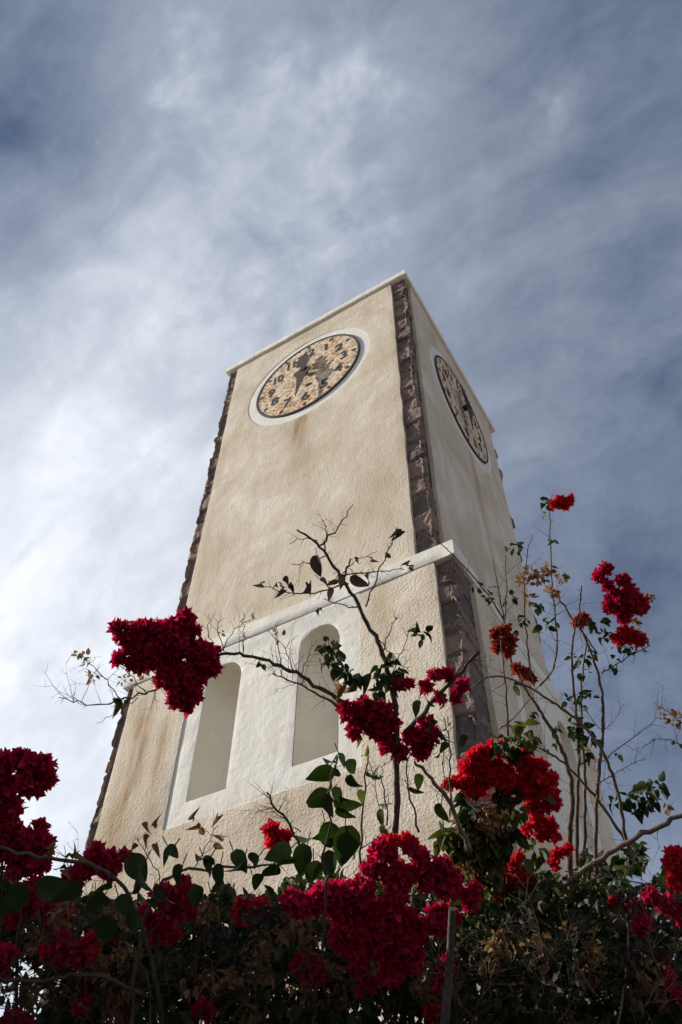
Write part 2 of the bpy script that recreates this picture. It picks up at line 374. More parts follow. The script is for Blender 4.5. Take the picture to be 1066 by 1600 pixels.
# recessed white panels with arched niches
def panel(to3f, P, niches, off, seed):
    u0, u1, z0 = P; r = (niches[0][1]-niches[0][0])/2; sill = 5.765; spring = 7.42-r; top = PTOP
    us = lin(u0, niches[0][0], .05); tags = [None]*(len(us)-1)
    for k, nb in enumerate(niches):
        m = [nb[0] + (nb[1]-nb[0])*(1-math.cos(math.pi*i/14))/2 for i in range(15)]
        us += m[1:]; tags += [k]*14
        nx = niches[k+1][0] if k+1 < len(niches) else u1
        q = lin(nb[1], nx, .05); us += q[1:]; tags += [None]*(len(q)-1)
    zs = lin(z0, sill, .05); a = len(zs)-1; zs += lin(sill, spring, .07)[1:]; b = len(zs)-1; zs += lin(spring, top, .05)[1:]
    def arc(u):
        for n0, n1 in niches:
            if n0-1e-6 <= u <= n1+1e-6: return spring + math.sqrt(max(0, r*r-(u-(n0+n1)/2)**2))
        return spring
    U = []; Z = []
    for j, z in enumerate(zs):
        U.append(list(us))
        Z.append([z if j < b else arc(u) + (top-arc(u))*(z-spring)/(top-spring) for u in us])
    dep = .016; t0_ = to3f(off-dep); t1_ = to3f(off+.004)
    def to3(u, z, d):
        k = min(1, max(0, (z-7.46)/(top-7.46))); a_, b_ = t0_(u, z, d), t1_(u, z, d)
        return tuple(p+(q-p)*k for p, q in zip(a_, b_))
    mb = MB(); slab(mb, U, Z, lambda i, j: not (tags[i] is not None and a <= j < b), to3, .03, .004, seed)
    o = mb.build('niche_panel', WHITE, tower, TB); smooth_by_angle(o)
    for n0, n1 in niches:                                    # each niche: half-round, with a half dome
        c = (n0+n1)/2; mb = MB(); ns = 20; rows = lin(sill, spring, .1); vs = []; to = to3f(off-dep-.006); fs = []
        rr = r-.002; dp = 1.5
        for z in rows:
            for i in range(ns+1):
                a_ = math.pi*i/ns; vs.append(to(c-rr*math.cos(a_), z, rr*math.sin(a_)*dp))
        nr = len(rows)
        for k in range(1, 11):
            ph = math.pi/2*k/10
            for i in range(ns+1):
                a_ = math.pi*i/ns; vs.append(to(c-rr*math.cos(a_)*math.cos(ph), spring+rr*math.sin(ph), rr*math.sin(a_)*math.cos(ph)*dp))
        for j in range(nr+9):
            for i in range(ns): fs.append((j*(ns+1)+i, j*(ns+1)+i+1, (j+1)*(ns+1)+i+1, (j+1)*(ns+1)+i))
        fs.append(tuple(range(ns, -1, -1)))
        mb.add(vs, fs); o = mb.build('niche', NICHE, tower, TB); smooth_by_angle(o)
panel(faceA, PA, [(4-2.90, 4-2.40), (4-1.63, 4-1.115)], E_, 41.)
panel(faceB, PB, [(1.26, 1.77), (2.52, 3.03)], E_, 45.)
for o in ws: smooth_by_angle(o, 50)

# rubble corners: (corner x, y, direction along first side, direction along second side, strip lengths, z range)
def rubble(cx, cy, da, na, db, nb, la, lb, z0, z1, seed, fine=True):
    """da: from the corner along side a; na: outward normal of side a"""
    da, na, db, nb = [np.array(v, float) for v in (da, na, db, nb)]
    st = .022 if fine else .06; zst = .028 if fine else .08; rec = .062
    ua = lin(0, la+.02, st); ub = lin(0, lb+.02, st); zs = lin(z0, z1, zst)
    R = random.Random(seed); cour = [z0]
    while cour[-1] < z1: cour.append(cour[-1] + R.uniform(.16, .42))
    cs = [dict(a=R.uniform(-.028, .034), b=R.uniform(-.028, .034), t=R.uniform(-.35, .35), t2=R.uniform(-.35, .35), s=R.random(), cut=R.uniform(.1, .2), c=R.uniform(-.03, .055)) for _ in cour]
    # plan path: end of side a ... corner ... end of side b
    path = [('a', u) for u in reversed(ua[1:])] + [('c', 0)] + [('b', u) for u in ub[1:]]
    vs = []; at_ = []
    C0 = np.array([cx, cy], float)
    for z in zs:
        zz = z + .03*fb((seed, z, 1), 2.0, 2)
        k = max(0, min(len(cour)-2, sum(1 for c in cour if c <= zz)-1)); h0, h1 = cour[k], cour[k+1]; q = cs[k]
        for side, u in path:
            zq = zz + (.02*math.sin(u*9+k*2.1) if side == 'a' else .02*math.cos(u*8+k*1.7))
            k = max(0, min(len(cour)-2, sum(1 for c in cour if c <= zq)-1)); h0, h1 = cour[k], cour[k+1]; q = cs[k]
            edge = min(zq-h0, h1-zq); groove = max(0, 1-edge/.028)
            if side == 'a': p = C0 + da*u - na*rec; nrm = na.copy(); o_ = q['a'] + q['t']*(zq-(h0+h1)/2)*.25
            elif side == 'b': p = C0 + db*u - nb*rec; nrm = nb.copy(); o_ = q['b'] + q['t2']*(zq-(h0+h1)/2)*.25
            else: p = C0 - (na+nb)*rec; nrm = (na+nb)/math.sqrt(2); o_ = (q['a']+q['b'])/2*1.3 + q['c']
            near = max(0, 1-u/.05)
            if side != 'c': nrm = nrm*(1-.5*near) + (nb if side == 'a' else na)*.5*near; o_ = o_*(1-near*.4) + q['c']*near*.6
            P3 = (p[0]*1.0, p[1]*1.0, z)
            nz = fb((P3[0]+seed, P3[1], P3[2]), 6, 4)*.024 + fb((P3[0], P3[1]+seed, P3[2]), 17, 3)*.010
            L_ = la if side == 'a' else lb
            fade = min(1, max(0, (L_+.02-u)/.05))
            dd = (o_ - groove*.042 + nz)*(.35+.65*fade)
            vs.append((p[0]+nrm[0]*dd, p[1]+nrm[1]*dd, z + fb((u, z, seed), 9, 2)*.01)); at_.append(q['s']*(1-groove))
    n = len(path); fs = [(j*n+i, j*n+i+1, (j+1)*n+i+1, (j+1)*n+i) for j in range(len(zs)-1) for i in range(n-1)]
    mb = MB(); mb.add(vs, fs); o = mb.build('corner_rubble', RUBBLE, tower, TB, smooth=False)
    a = o.data.attributes.new('stone', 'FLOAT', 'POINT'); a.data.foreach_set('value', at_)
    return o
X = (1, 0); Xm = (-1, 0); Y = (0, 1); Ym = (0, -1)
rubble(0, 0, Xm, Ym, Y, X, .284, .237, HL-.01, HT-HC, 3)
rubble(-4, 0, Y, Xm, X, Ym, .25, .232, HL-.01, HT-HC, 5)
rubble(0, 4, Ym, X, Xm, Y, .24, .25, HL-.01, HT-HC, 6, False)
rubble(-4, 4, X, Y, Ym, Xm, .25, .25, HL-.01, HT-HC, 7, False)
rubble(E_, -E_, Xm, Ym, Y, X, .232, .495, 0, PTOP, 11)
rubble(-4.25, -E_, Y, Xm, X, Ym, .25, .18, 0, PTOP, 12)
rubble(E_-.0, 4.2, Ym, X, Xm, Y, .22, .25, 0, PTOP, 13, False)
rubble(-4.25, 4.2, X, Y, Ym, Xm, .25, .25, 0, PTOP, 14, False)
# inner masonry behind the plaster
mb = MB(); mb.box((-3.93, .07, HL-.1), (-.07, 3.93, HT-HC-.01)); mb.build('upper_masonry', RUBBLE, tower, TB)
mb = MB()
mb.box((-4.18, .16, 0), (-.16, 4.12, PTOP-.003))                       # core, kept clear of the niches
mb.box((-4.18, -E_+.065, 0), (E_-.065, .158, 5.5)); mb.box((-.158, .16, 0), (E_-.065, 4.12, 5.5))
for x0, x1 in ((-4.18, -3.14), (-.85, E_-.065)): mb.box((x0, -E_+.065, 5.503), (x1, .158, PTOP-.003))
for y0, y1 in ((.161, 1.0), (3.3, 4.12)): mb.box((-.158, y0, 5.503), (E_-.065, y1, PTOP-.003))
mb.build('lower_masonry', RUBBLE, tower, TB)

def ledge(name, x0, x1, y0, y1, z0, z1, seed, inner=None):
    """cornice band with slightly wavering arrises"""
    mb = MB(); b = .005
    def rering(inset, z):
        out = []
        nx = int(round((x1-x0)/.12)); ny = int(round((y1-y0)/.12))
        X0, X1, Y0, Y1 = x0+inset, x1-inset, y0+inset, y1-inset
        for i in range(nx): out.append((X0+(X1-X0)*i/nx, Y0))
        for i in range(ny): out.append((X1, Y0+(Y1-Y0)*i/ny))
        for i in range(nx): out.append((X1-(X1-X0)*i/nx, Y1))
        for i in range(ny): out.append((X0, Y1-(Y1-Y0)*i/ny))
        hi = 8 if z > (z0+z1)/2 else 2
        return [(p[0]+.003*fb((p[0], p[1], z+seed), 3, 3), p[1]+.003*fb((p[1], p[0], z+seed+5), 3, 3), z+.005*fb((p[0]+seed, p[1], hi), 2.2, 3)) for p in out]
    R_ = [rering(i_, z_) for i_, z_ in ((.30, z0), (.005, z0), (0, z0+.006), (0, (z0+z1)/2), (0, z1-b), (b, z1), (.5, z1+.02))]
    n = len(R_[0]); vs = [p for r in R_ for p in r]
    fs = [(j*n+i, j*n+(i+1) % n, (j+1)*n+(i+1) % n, (j+1)*n+i) for j in range(len(R_)-1) for i in range(n)]
    fs.append(tuple((len(R_)-1)*n+i for i in range(n)))
    mb.add(vs, fs); o = mb.build(name, WHITE, tower, TB); smooth_by_angle(o); return o
ledge('ledge', -4.25+.004, E_+PV, -E_-PV, 4.2+PV, PTOP+.002, HL, 3.)
ledge('cornice', -4-OV, OV, -OV, 4+OV, HT-HC+.002, HT, 8.)

# unseen whitewashed house, added left of the viewer; its shadow keeps the foot of the shrubs dark
HB = (-7.2, -6.6, 0)
house = empty('added_shade_house', HB, 'plain whitewashed flat-roofed house added out of view to shade the foot of the shrubs', 'house')
hx0, hx1, hy0, hy1, hz = -9.6, -4.8, -10.0, -3.2, 5.98
mb = MB(); mb.box((hx0, hy0, 0), (hx1, hy1, hz)); mb.build('wall', WHITE, house, HB)
mb = MB(); mb.box((hx0-.06, hy0-.06, hz+.002), (hx1+.06, hy1+.06, hz+.22)); mb.build('parapet', WHITE, house, HB)
BLUE = simple('blue_shutter_paint', (.03, .11, .26), (.05, .15, .32), 20, .5)
for wy in (-8.6, -6.6, -4.6):
    for wz in (1.0, 3.9):
        if wy == -6.6 and wz == 1.0:
            mb = MB(); mb.box((hx1-.03, wy-.5, .02), (hx1+.045, wy+.5, 2.15)); d_ = mb.build('door', BLUE, house, HB)
            mb = MB(); mb.box((hx1+.048, wy+.36, 1.0), (hx1+.09, wy+.40, 1.14)); mb.build('handle', IRON, d_); continue
        mb = MB()
        for a, b in (((hx1-.03, wy-.5, wz), (hx1+.05, wy-.43, wz+1.2)), ((hx1-.03, wy+.43, wz), (hx1+.05, wy+.5, wz+1.2)), ((hx1-.03, wy-.428, wz), (hx1+.05, wy+.428, wz+.07)), ((hx1-.03, wy-.428, wz+1.13), (hx1+.05, wy+.428, wz+1.2))): mb.box(a, b)
        w_ = mb.build('window', WHITE, house, HB)
        mb = MB()
        for k in range(13): mb.box((hx1+.004, wy-.425, wz+.075+k*.081), (hx1+.034, wy+.425, wz+.075+k*.081+.07))
        mb.build('shutter', BLUE, w_)

# clocks
def text_mesh(txt, size, extrude=.004, bold=.0):
    cu = bpy.data.curves.new('t', 'FONT'); cu.body = txt; cu.size = size; cu.extrude = extrude; cu.offset = bold; cu.align_x = 'CENTER'; cu.align_y = 'CENTER'; cu.resolution_u = 3
    cu.space_character = .9
    o = bpy.data.objects.new('t', cu); COL.objects.link(o); dg = bpy.context.evaluated_depsgraph_get(); me = bpy.data.meshes.new_from_object(o.evaluated_get(dg))
    bpy.data.objects.remove(o); bpy.data.curves.remove(cu); return me
def clock(to, hub_u, seed, hour=-8, minute=188):
    """to(u, v, out) -> world; u right, v up from the centre of the dial"""
    def disc(mb, r, o0, o1, n=72, r_in=None):
        vs = []; 
        if r_in is None:
            for o in (o0, o1):
                for i in range(n): vs.append(to(r*math.cos(2*math.pi*i/n), r*math.sin(2*math.pi*i/n), o))
            fs = [(i, (i+1) % n, n+(i+1) % n, n+i) for i in range(n)] + [tuple(n+i for i in range(n))]
            mb.add(vs, fs)
        else:
            pr = [(r, o0), (r, o1-.006), (r-.006, o1), (r_in+.004, o1), (r_in, o1-.006), (r_in, o0)]
            for (q, o) in pr:
                for i in range(n): vs.append(to(q*math.cos(2*math.pi*i/n), q*math.sin(2*math.pi*i/n), o))
            fs = [(k*n+i, k*n+(i+1) % n, (k+1)*n+(i+1) % n, (k+1)*n+i) for k in range(len(pr)-1) for i in range(n)]
            mb.add(vs, fs)
    mb = MB(); disc(mb, RC+.02, -.05, -.011); sur = mb.build('clock_surround', RINGW, tower, TB)
    mb = MB(); disc(mb, 1.075, -.016, .018, 96, 1.035); case = mb.build('clock', IRON, tower, TB); smooth_by_angle(case)
    case['label'] = 'round rusty clock with black numerals on the sunlit face' if seed == 1 else 'round rusty clock with black numerals on the shaded face'
    def sub(m_, name, mat): return m_.build(name, mat, case, (0, 0, 0))
    mb = MB(); disc(mb, 1.034, -.012, .008, 72); sub(mb, 'dial', DIAL)
    for h in range(1, 13):
        a = math.radians(90-30*h); me = text_mesh(str(h), .335, .003, .004)
        co = np.empty(len(me.vertices)*3); me.vertices.foreach_get('co', co); co = co.reshape(-1, 3)
        cu, cv = .750*math.cos(a), .725*math.sin(a)
        sx = .82 if h > 9 else 1.0
        co = np.array([to(cu+p[0]*sx, cv+p[1], .013+p[2]) for p in co]); me.vertices.foreach_set('co', co.ravel()); me.update()
        me.name = 'numeral'; link('numeral', me, PAINT, case)
    me = text_mesh('8', .17, .004, .002); co = np.empty(len(me.vertices)*3); me.vertices.foreach_get('co', co); co = co.reshape(-1, 3)
    co = np.array([to(.06-p[1], -.38+p[0], .013+p[2]) for p in co]); me.vertices.foreach_set('co', co.ravel()); me.update(); link('emblem', me, PAINT, case)
    for h in range(12):                                       # oval hour marks near the rim
        a = math.radians(30*h); mb = MB(); n = 12; c = (.955*math.cos(a), .955*math.sin(a)); vs = []
        for o in (.008, .014):
            for i in range(n):
                b = 2*math.pi*i/n; du, dv = .030*math.cos(b), .045*math.sin(b); ca, sa = math.cos(a+math.pi/2), math.sin(a+math.pi/2)
                vs.append(to(c[0]+du*ca-dv*sa, c[1]+du*sa+dv*ca, o))
        mb.add(vs, [(i, (i+1) % n, n+(i+1) % n, n+i) for i in range(n)] + [tuple(n+i for i in range(n))]); sub(mb, 'hour_mark', PAINT)
    mb = MB()
    for k in range(60):
        if k % 5 == 0: continue
        a = math.radians(6*k); u, v = math.cos(a), math.sin(a); w = .007
        q = [(u*.985-v*w, v*.985+u*w), (u*.985+v*w, v*.985-u*w), (u*1.005+v*w, v*1.005-u*w), (u*1.005-v*w, v*1.005+u*w)]
        mb.add([to(x, y, .0125) for x, y in q], [(0, 1, 2, 3)])
    sub(mb, 'minute_track', PAINT)
    def plate(pts, ang, o0, o1, name):
        ca, sa = math.cos(math.radians(-ang)), math.sin(math.radians(-ang)); P = [(x*ca-y*sa, x*sa+y*ca) for x, y in pts]; n = len(P)
        mb = MB(); mb.add([to(x, y, o0) for x, y in P] + [to(x, y, o1) for x, y in P], [(i, (i+1) % n, n+(i+1) % n, n+i) for i in range(n)] + [tuple(n+i for i in range(n)), tuple(range(n))[::-1]])
        sub(mb, name, IRON)
    # hour hand: short stem ending in a pierced, crown-like spade;  minute hand: broad shoulders drawn to a long point
    def mir(h): return h + [(-x, y) for x, y in reversed(h)]
    plate(mir([(.045, -.12), (.05, .10), (.055, .22), (.12, .24), (.155, .33), (.09, .37), (.15, .44), (.12, .50), (.09, .46), (.06, .52), (.085, .60), (.03, .575)]), hour, .105, .115, 'hour_hand')
    plate(mir([(.05, -.26), (.13, -.34), (.06, -.20), (.05, -.05), (.17, .02), (.19, .08), (.14, .14), (.085, .24), (.055, .42), (.030, .62), (.004, .80)]), minute, .130, .140, 'minute_hand')
    mb = MB(); disc(mb, .055, .03, .158, 20); sub(mb, 'hub', IRON)
clock(lambda u, v, o: (-2.03+u, -o, CZ+v), 0, 1)
clock(lambda u, v, o: (o, 2.03+u, CZ+v), 0, 2, hour=-4, minute=183)

# ------------------------------------------------------------------ foliage tools
def leaf_template(n, widths, fold, curl, wave=0.0):
    """midrib along +Y (0..1), blade in X, up = +Z"""
    V_ = []; F_ = []
    for i in range(n+1):
        t = i/n; w = widths(t); z = -curl*t*t
        V_ += [(-w, t, z+fold*w + wave*math.sin(t*7)), (0, t, z), (w, t, z+fold*w - wave*math.sin(t*7))]
    for i in range(n):
        a = i*3; F_ += [(a, a+1, a+4, a+3), (a+1, a+2, a+5, a+4)]
    return np.array(V_), np.array(F_)
T_BRACT = [leaf_template(4, lambda t: .37*math.sin(math.pi*min(1, t*.93+.07)**.85)*(1-.25*t), f, c) for f, c in ((.35, .15), (.5, .35), (.2, -.15))]
def heart(t): return .84*max(t, .03)**.5*max(0, 1-t)**.95
T_LEAF = [leaf_template(5, heart, f, c, w) for f, c, w in ((.25, .2, .02), (.45, .5, .03), (.1, .1, .0), (.9, .9, .06))]
T_BIG = [leaf_template(12, heart, f, c, w) for f, c, w in ((.30, .45, .03), (.5, .7, .05), (.18, .30, .02), (.75, .9, .05))]
T_CURL = [leaf_template(6, heart, 1.6, 1.2, .12), leaf_template(6, heart, 2.2, .8, .1)]
class Fol:
    def __init__(s): s.P = []; s.F = []; s.k = 0
    def add(s, T, pos, ydir, up, size):
        """place one template at many positions (arrays)"""
        V_, F_ = T; pos = np.atleast_2d(pos); n = len(pos)
        if n == 0: return
        y = ydir/np.linalg.norm(ydir, axis=1, keepdims=True); x = np.cross(y, up); x /= (np.linalg.norm(x, axis=1, keepdims=True)+1e-9); z = np.cross(x, y)
        sz = np.broadcast_to(size, (n,))[:, None, None]
        P = pos[:, None, :] + sz*(V_[None, :, 0:1]*x[:, None, :] + V_[None, :, 1:2]*y[:, None, :] + V_[None, :, 2:3]*z[:, None, :])
        s.P.append(P.reshape(-1, 3)); s.F.append((F_[None] + (np.arange(n)*len(V_))[:, None, None] + s.k).reshape(-1, 4)); s.k += n*len(V_)
    def build(s, name, mat, root, base):
        P = np.concatenate(s.P); F_ = np.concatenate(s.F)
        me = bpy.data.meshes.new(name); me.vertices.add(len(P)); me.vertices.foreach_set('co', P.ravel())
        me.loops.add(F_.size); me.loops.foreach_set('vertex_index', F_.ravel().astype(np.int32))
        me.polygons.add(len(F_)); me.polygons.foreach_set('loop_start', (np.arange(len(F_))*4).astype(np.int32)); me.polygons.foreach_set('use_smooth', np.ones(len(F_), bool))
        me.update(calc_edges=True); me.validate()
        return link(name, me, mat, root, base)
def rdir(n):
    v = rng.normal(size=(n, 3)); return v/np.linalg.norm(v, axis=1, keepdims=True)
class Plant:
    def __init__(s, base, label):
        s.base = tuple(base); s.root = empty('bougainvillea_shrub', s.base, label, 'flowering shrub')
    def mesh(s, mb, name, mat): return mb.build(name, mat, s.root, s.base, smooth=True)
    def fol(s, f, name, mat):
        if f.k: return f.build(name, mat, s.root, s.base)
def flowers(pl, balls, mat, size=.031, dens=.84, name='flower_cluster', rough=.0):
    """balls: (px, py, radius px, depth)"""
    f = Fol()
    for b in balls:
        px, py, r, d = b[:4]; c = at(px, py, d); R = r*d/FPX
        # sub-lumps make the outline uneven
        lumps = [(c, R*.80)]
        for _ in range(5):
            w = rdir(1)[0]; lumps.append((c+w*R*.60, R*rng.uniform(.32, .50)))
        for (cc, rr) in lumps:
            n = max(5, int(dens*rng.uniform(.8, 1.1)*4*math.pi*rr*rr/(size*.62)**2))
            w = rdir(n); rad = rr*rng.uniform(.45, 1.18, n)**.75
            p = cc + w*rad[:, None] - w*size*.55
            a = np.cross(w, rdir(n)); a /= np.linalg.norm(a, axis=1, keepdims=True); b2 = np.cross(w, a)
            sz = size*rng.uniform(.6, 1.25, n)
            for k in range(3):
                th = 2.094*k + rng.uniform(-.4, .4, n)
                out = a*np.cos(th)[:, None] + b2*np.sin(th)[:, None]
                yd = w*rng.uniform(.45, 1.3, n)[:, None] + out*rng.uniform(.4, .95, n)[:, None] + rdir(n)*.18
                f.add(T_BRACT[k], p, yd, -out + w*.6 + rdir(n)*.2, sz)
    return pl.fol(f, name, mat)
def leaves(f, px, py, r, n, size, d, T=T_LEAF, droop=.5, dd=None):
    c = at(px, py, d); R = r*d/FPX
    w = rdir(n); p = c + w*(R*rng.uniform(.1, 1, n)**.5)[:, None]
    for k in range(len(T)):
        s_ = slice(k, None, len(T)); m = len(p[s_])
        if m: f.add(T[k], p[s_], w[s_]*.6 + rdir(m)*.6 + np.array([0, 0, -droop]), rdir(m)*.7 + np.array([0, 0, .8]), size*rng.uniform(.6, 1.15, m))
def spl(pts, sub=4):
    """Catmull-Rom through 3D points"""
    P = [np.array(p, float) for p in pts]; P = [2*P[0]-P[1]] + P + [2*P[-1]-P[-2]]; out = []
    for i in range(1, len(P)-2):
        for k in range(sub):
            t = k/sub; a, b, c, d = P[i-1], P[i], P[i+1], P[i+2]
            out.append(.5*((2*b) + (-a+c)*t + (2*a-5*b+4*c-d)*t*t + (-a+3*b-3*c+d)*t**3))
    out.append(P[-2]); return out
def branch(mb, pts, r0, r1, d=None, sub=4, kink=.004, thorns=True, sides=7):
    """pts: (px, py[, depth]) in picture units; radii in picture pixels at that depth; returns the 3D line"""
    P = [at(p[0], p[1], p[2] if len(p) > 2 else d) for p in pts]; P = [P[0]] + [P[i]*.5+(P[i-1]+P[i+1])*.25 for i in range(1, len(P)-1)] + [P[-1]]; L_ = spl(P, sub); n = len(L_)
    L_ = [p + rng.normal(size=3)*kink*(1 if 0 < i < n-1 else 0) for i, p in enumerate(L_)]
    dd = d if d else pts[0][2]
    rad = [(r0+(r1-r0)*i/(n-1))*.74*dd/FPX*(1+.10*math.sin(i*2.3)) for i in range(n)]
    mb.tube(L_, rad, sides)
    if thorns:
        for i in range(1, n-1):
            if rng.random() < .45:
                t = L_[i+1]-L_[i]; o = np.cross(t, rdir(1)[0]); o /= np.linalg.norm(o)+1e-9; o = o + t/np.linalg.norm(t)*.3
                mb.tube([L_[i], L_[i]+o*rng.uniform(.012, .028)], [.0016, .0003], 3)
    return L_
def twig(mb, p, dr, length, r, lvl=0, ends=None, maxl=2):
    n = max(3, int(length/.022)); pts = [p]; d = dr/np.linalg.norm(dr)
    bend = rdir(1)[0]*.12
    for i in range(n):
        d = d + rdir(1)[0]*.22 + bend*.5 + np.array([0, 0, .02]); d /= np.linalg.norm(d); pts.append(pts[-1] + d*length/n)
        if lvl < maxl and rng.random() < (.42 if lvl == 0 else .30):
            s_ = np.cross(d, rdir(1)[0]); s_ /= np.linalg.norm(s_)+1e-9
            twig(mb, pts[-1], d*.6+s_, length*rng.uniform(.25, .55), r*.65, lvl+1, ends, maxl)
    mb.tube(pts, [r*(1-.75*i/(len(pts)-1)) for i in range(len(pts))], 4)
    if ends is not None: ends.append(pts[-1])
def twigs(mb, L_, n, length, r=.0020, start=.15, ends=None, flat=.6, maxl=2, up=.15):
    length *= .72; r *= .85
    for _ in range(n):
        i = int(rng.uniform(start, .99)*(len(L_)-1)); p = L_[i]; t = L_[min(i+1, len(L_)-1)]-L_[max(i-1, 0)]; t /= np.linalg.norm(t)+1e-9
        o = np.cross(t, rdir(1)[0]); o /= np.linalg.norm(o)+1e-9
        o = o - _F*np.dot(o, _F)*flat
        twig(mb, p, o + t*rng.uniform(.2, .8) + np.array([0, 0, up]), length*rng.uniform(.45, 1.2), r, 0, ends, maxl)

# ground positions of the three shrubs, about 3.3 m from the camera
def gpt(px, dist):
    d = _F + _R*((px-533)/FPX) - _U*(700/FPX); h = d[:2]/np.linalg.norm(d[:2]); return np.array([CAM[0]+h[0]*dist, CAM[1]+h[1]*dist, 0.0])
PL = Plant(gpt(130, 3.0), 'dark crimson bougainvillea with large dark leaves massed below the left stone corner of the tower')
PC = Plant(gpt(600, 3.3), 'bougainvillea with one tall nearly bare dark stem rising in front of the arched niches')
PR = Plant(gpt(930, 3.6), 'bougainvillea with many slender pale brown stems reaching into the blue sky right of the tower')

# --- left shrub
mb = MB()
branch(mb, [(-60, 1300, 2.6), (0, 1330, 2.6), (66, 1337, 2.6), (116, 1342, 2.6), (167, 1357, 2.6), (200, 1385, 2.6), (240, 1470, 2.6), (262, 1650, 2.7)], 3.6, 4.5, 2.6)
PL.mesh(mb, 'branch', BARK_D)
mb = MB()
L1 = branch(mb, [(-40, 1530, 2.7), (0, 1532, 2.7), (45, 1528, 2.7), (75, 1542, 2.7), (105, 1522, 2.7), (150, 1505, 2.7), (240, 1560, 2.7)], 3.5, 5, 2.7)
twigs(mb, L1, 22, .28, .0028); PL.mesh(mb, 'branch', BARK_D)
mb = MB()
L1 = branch(mb, [(200, 1640, 2.5), (215, 1500, 2.5), (230, 1400, 2.5), (253, 1359, 2.5), (330, 1357, 2.5), (400, 1355, 2.5), (450, 1345, 2.5)], 4.2, 2.2, 2.5)
twigs(mb, L1, 5, .12); PL.mesh(mb, 'branch', BARK_D)
mb = MB()
for x0, y0, x1, y1 in ((30, 1660, 30, 1400), (90, 1660, 60, 1420), (160, 1660, 120, 1420), (330, 1660, 300, 1430), (-20, 1660, 5, 1300)):
    branch(mb, [(x0, y0, 2.8), ((x0+x1)/2+rng.uniform(-20, 20), (y0+y1)/2, 2.8), (x1, y1, 2.8)], 5, 2.5, 2.8)
PL.mesh(mb, 'stem', BARK_D)
mb = MB(); ends = []
for x0, y0, x1, y1 in ((120, 1400, 100, 1320), (250, 1370, 215, 1305), (300, 1360, 340, 1290)):
    l = branch(mb, [(x0, y0, 2.6), ((x0+x1)/2, (y0+y1)/2, 2.6), (x1, y1, 2.6)], 1.2, .6, 2.6, thorns=False); twigs(mb, l, 5, .09, .0014, .4, ends)
PL.mesh(mb, 'twigs', BARK_D)
for e in ends[::3]: f = Fol(); f.add(T_CURL[0], np.array([e]), rdir(1)+np.array([[0, 0, -.5]]), rdir(1), .032); PL.fol(f, 'dried_leaf', DRY)
D = 2.75
flowers(PL, [(0, 1195, 26, D), (35, 1190, 24, D), (66, 1196, 22, D), (8, 1230, 26, D), (45, 1225, 28, D), (75, 1220, 16, D), (20, 1262, 24, D), (-25, 1220, 40, D)], CRIM)
flowers(PL, [(10, 1300, 30, D), (50, 1305, 28, D), (72, 1320, 18, D), (30, 1345, 34, D), (60, 1350, 26, D), (-20, 1320, 40, D), (0, 1280, 22, D)], CRIM)
flowers(PL, [(150, 1335, 20, D), (172, 1350, 24, D), (130, 1360, 22, D), (195, 1338, 9, D), (110, 1375, 20, D)], CRIM)
flowers(PL, [(60, 1400, 30, 2.9), (90, 1430, 28, 2.9), (30, 1420, 28, 2.9)], CRIM)
flowers(PL, [(255, 1395, 18, D), (285, 1390, 20, D), (268, 1420, 26, D), (295, 1420, 18, D), (250, 1450, 24, D), (230, 1430, 18, D)], CRIM)
flowers(PL, [(100, 1475, 22, D), (125, 1490, 22, D), (92, 1500, 14, D)], CRIM)
flowers(PL, [(8, 1492, 18, D), (0, 1515, 16, D), (-20, 1500, 24, D)], CRIM)
flowers(PL, [(25, 1590, 12, D), (10, 1598, 10, D), (45, 1596, 10, D)], CRIM)
flowers(PL, [(140, 1545, 18, 2.9), (200, 1580, 20, 2.9), (165, 1480, 20, 3)], CRIM)

def bigleaves(pl, lst, d, name='leaf', mat=LEAF_BIG, mbst=None, shrink=.76):
    """one part per leaf: (px, py of the leaf's stalk end, tip px, py, twist)"""
    for i, (x0, y0, x1, y1, tw) in enumerate(lst):
        f = Fol(); dd = d + rng.uniform(-.10, .10); a = at(x0, y0, dd); b = at(x1, y1, dd + rng.uniform(-.04, .04)); b = a + (b-a)*shrink; L_ = np.linalg.norm(b-a)
        side = np.cross(b-a, _F); side /= np.linalg.norm(side)+1e-9; tw = tw*rng.choice([-1, 1])*1.15
        up = -_F*math.cos(tw) + side*math.sin(tw)
        f.add(T_BIG[i % 4], a[None], (b-a)[None], up[None], L_)
        m_ = MB(); m_.tube([a + (b-a)*.04, a, a + (a-b)/L_*.02 + np.array([0, 0, .012])], [.0012, .0014, .0016], 4)
        P = np.array(m_.v); k = f.k
        o = pl.fol(f, name, mat)
        me2 = bpy.data.meshes.new('stalk'); me2.from_pydata(m_.v, [], m_.f)
        import bmesh
        bm = bmesh.new(); bm.from_mesh(o.data); bm.from_mesh(me2); bm.to_mesh(o.data); bm.free(); bpy.data.meshes.remove(me2)
mb = MB()
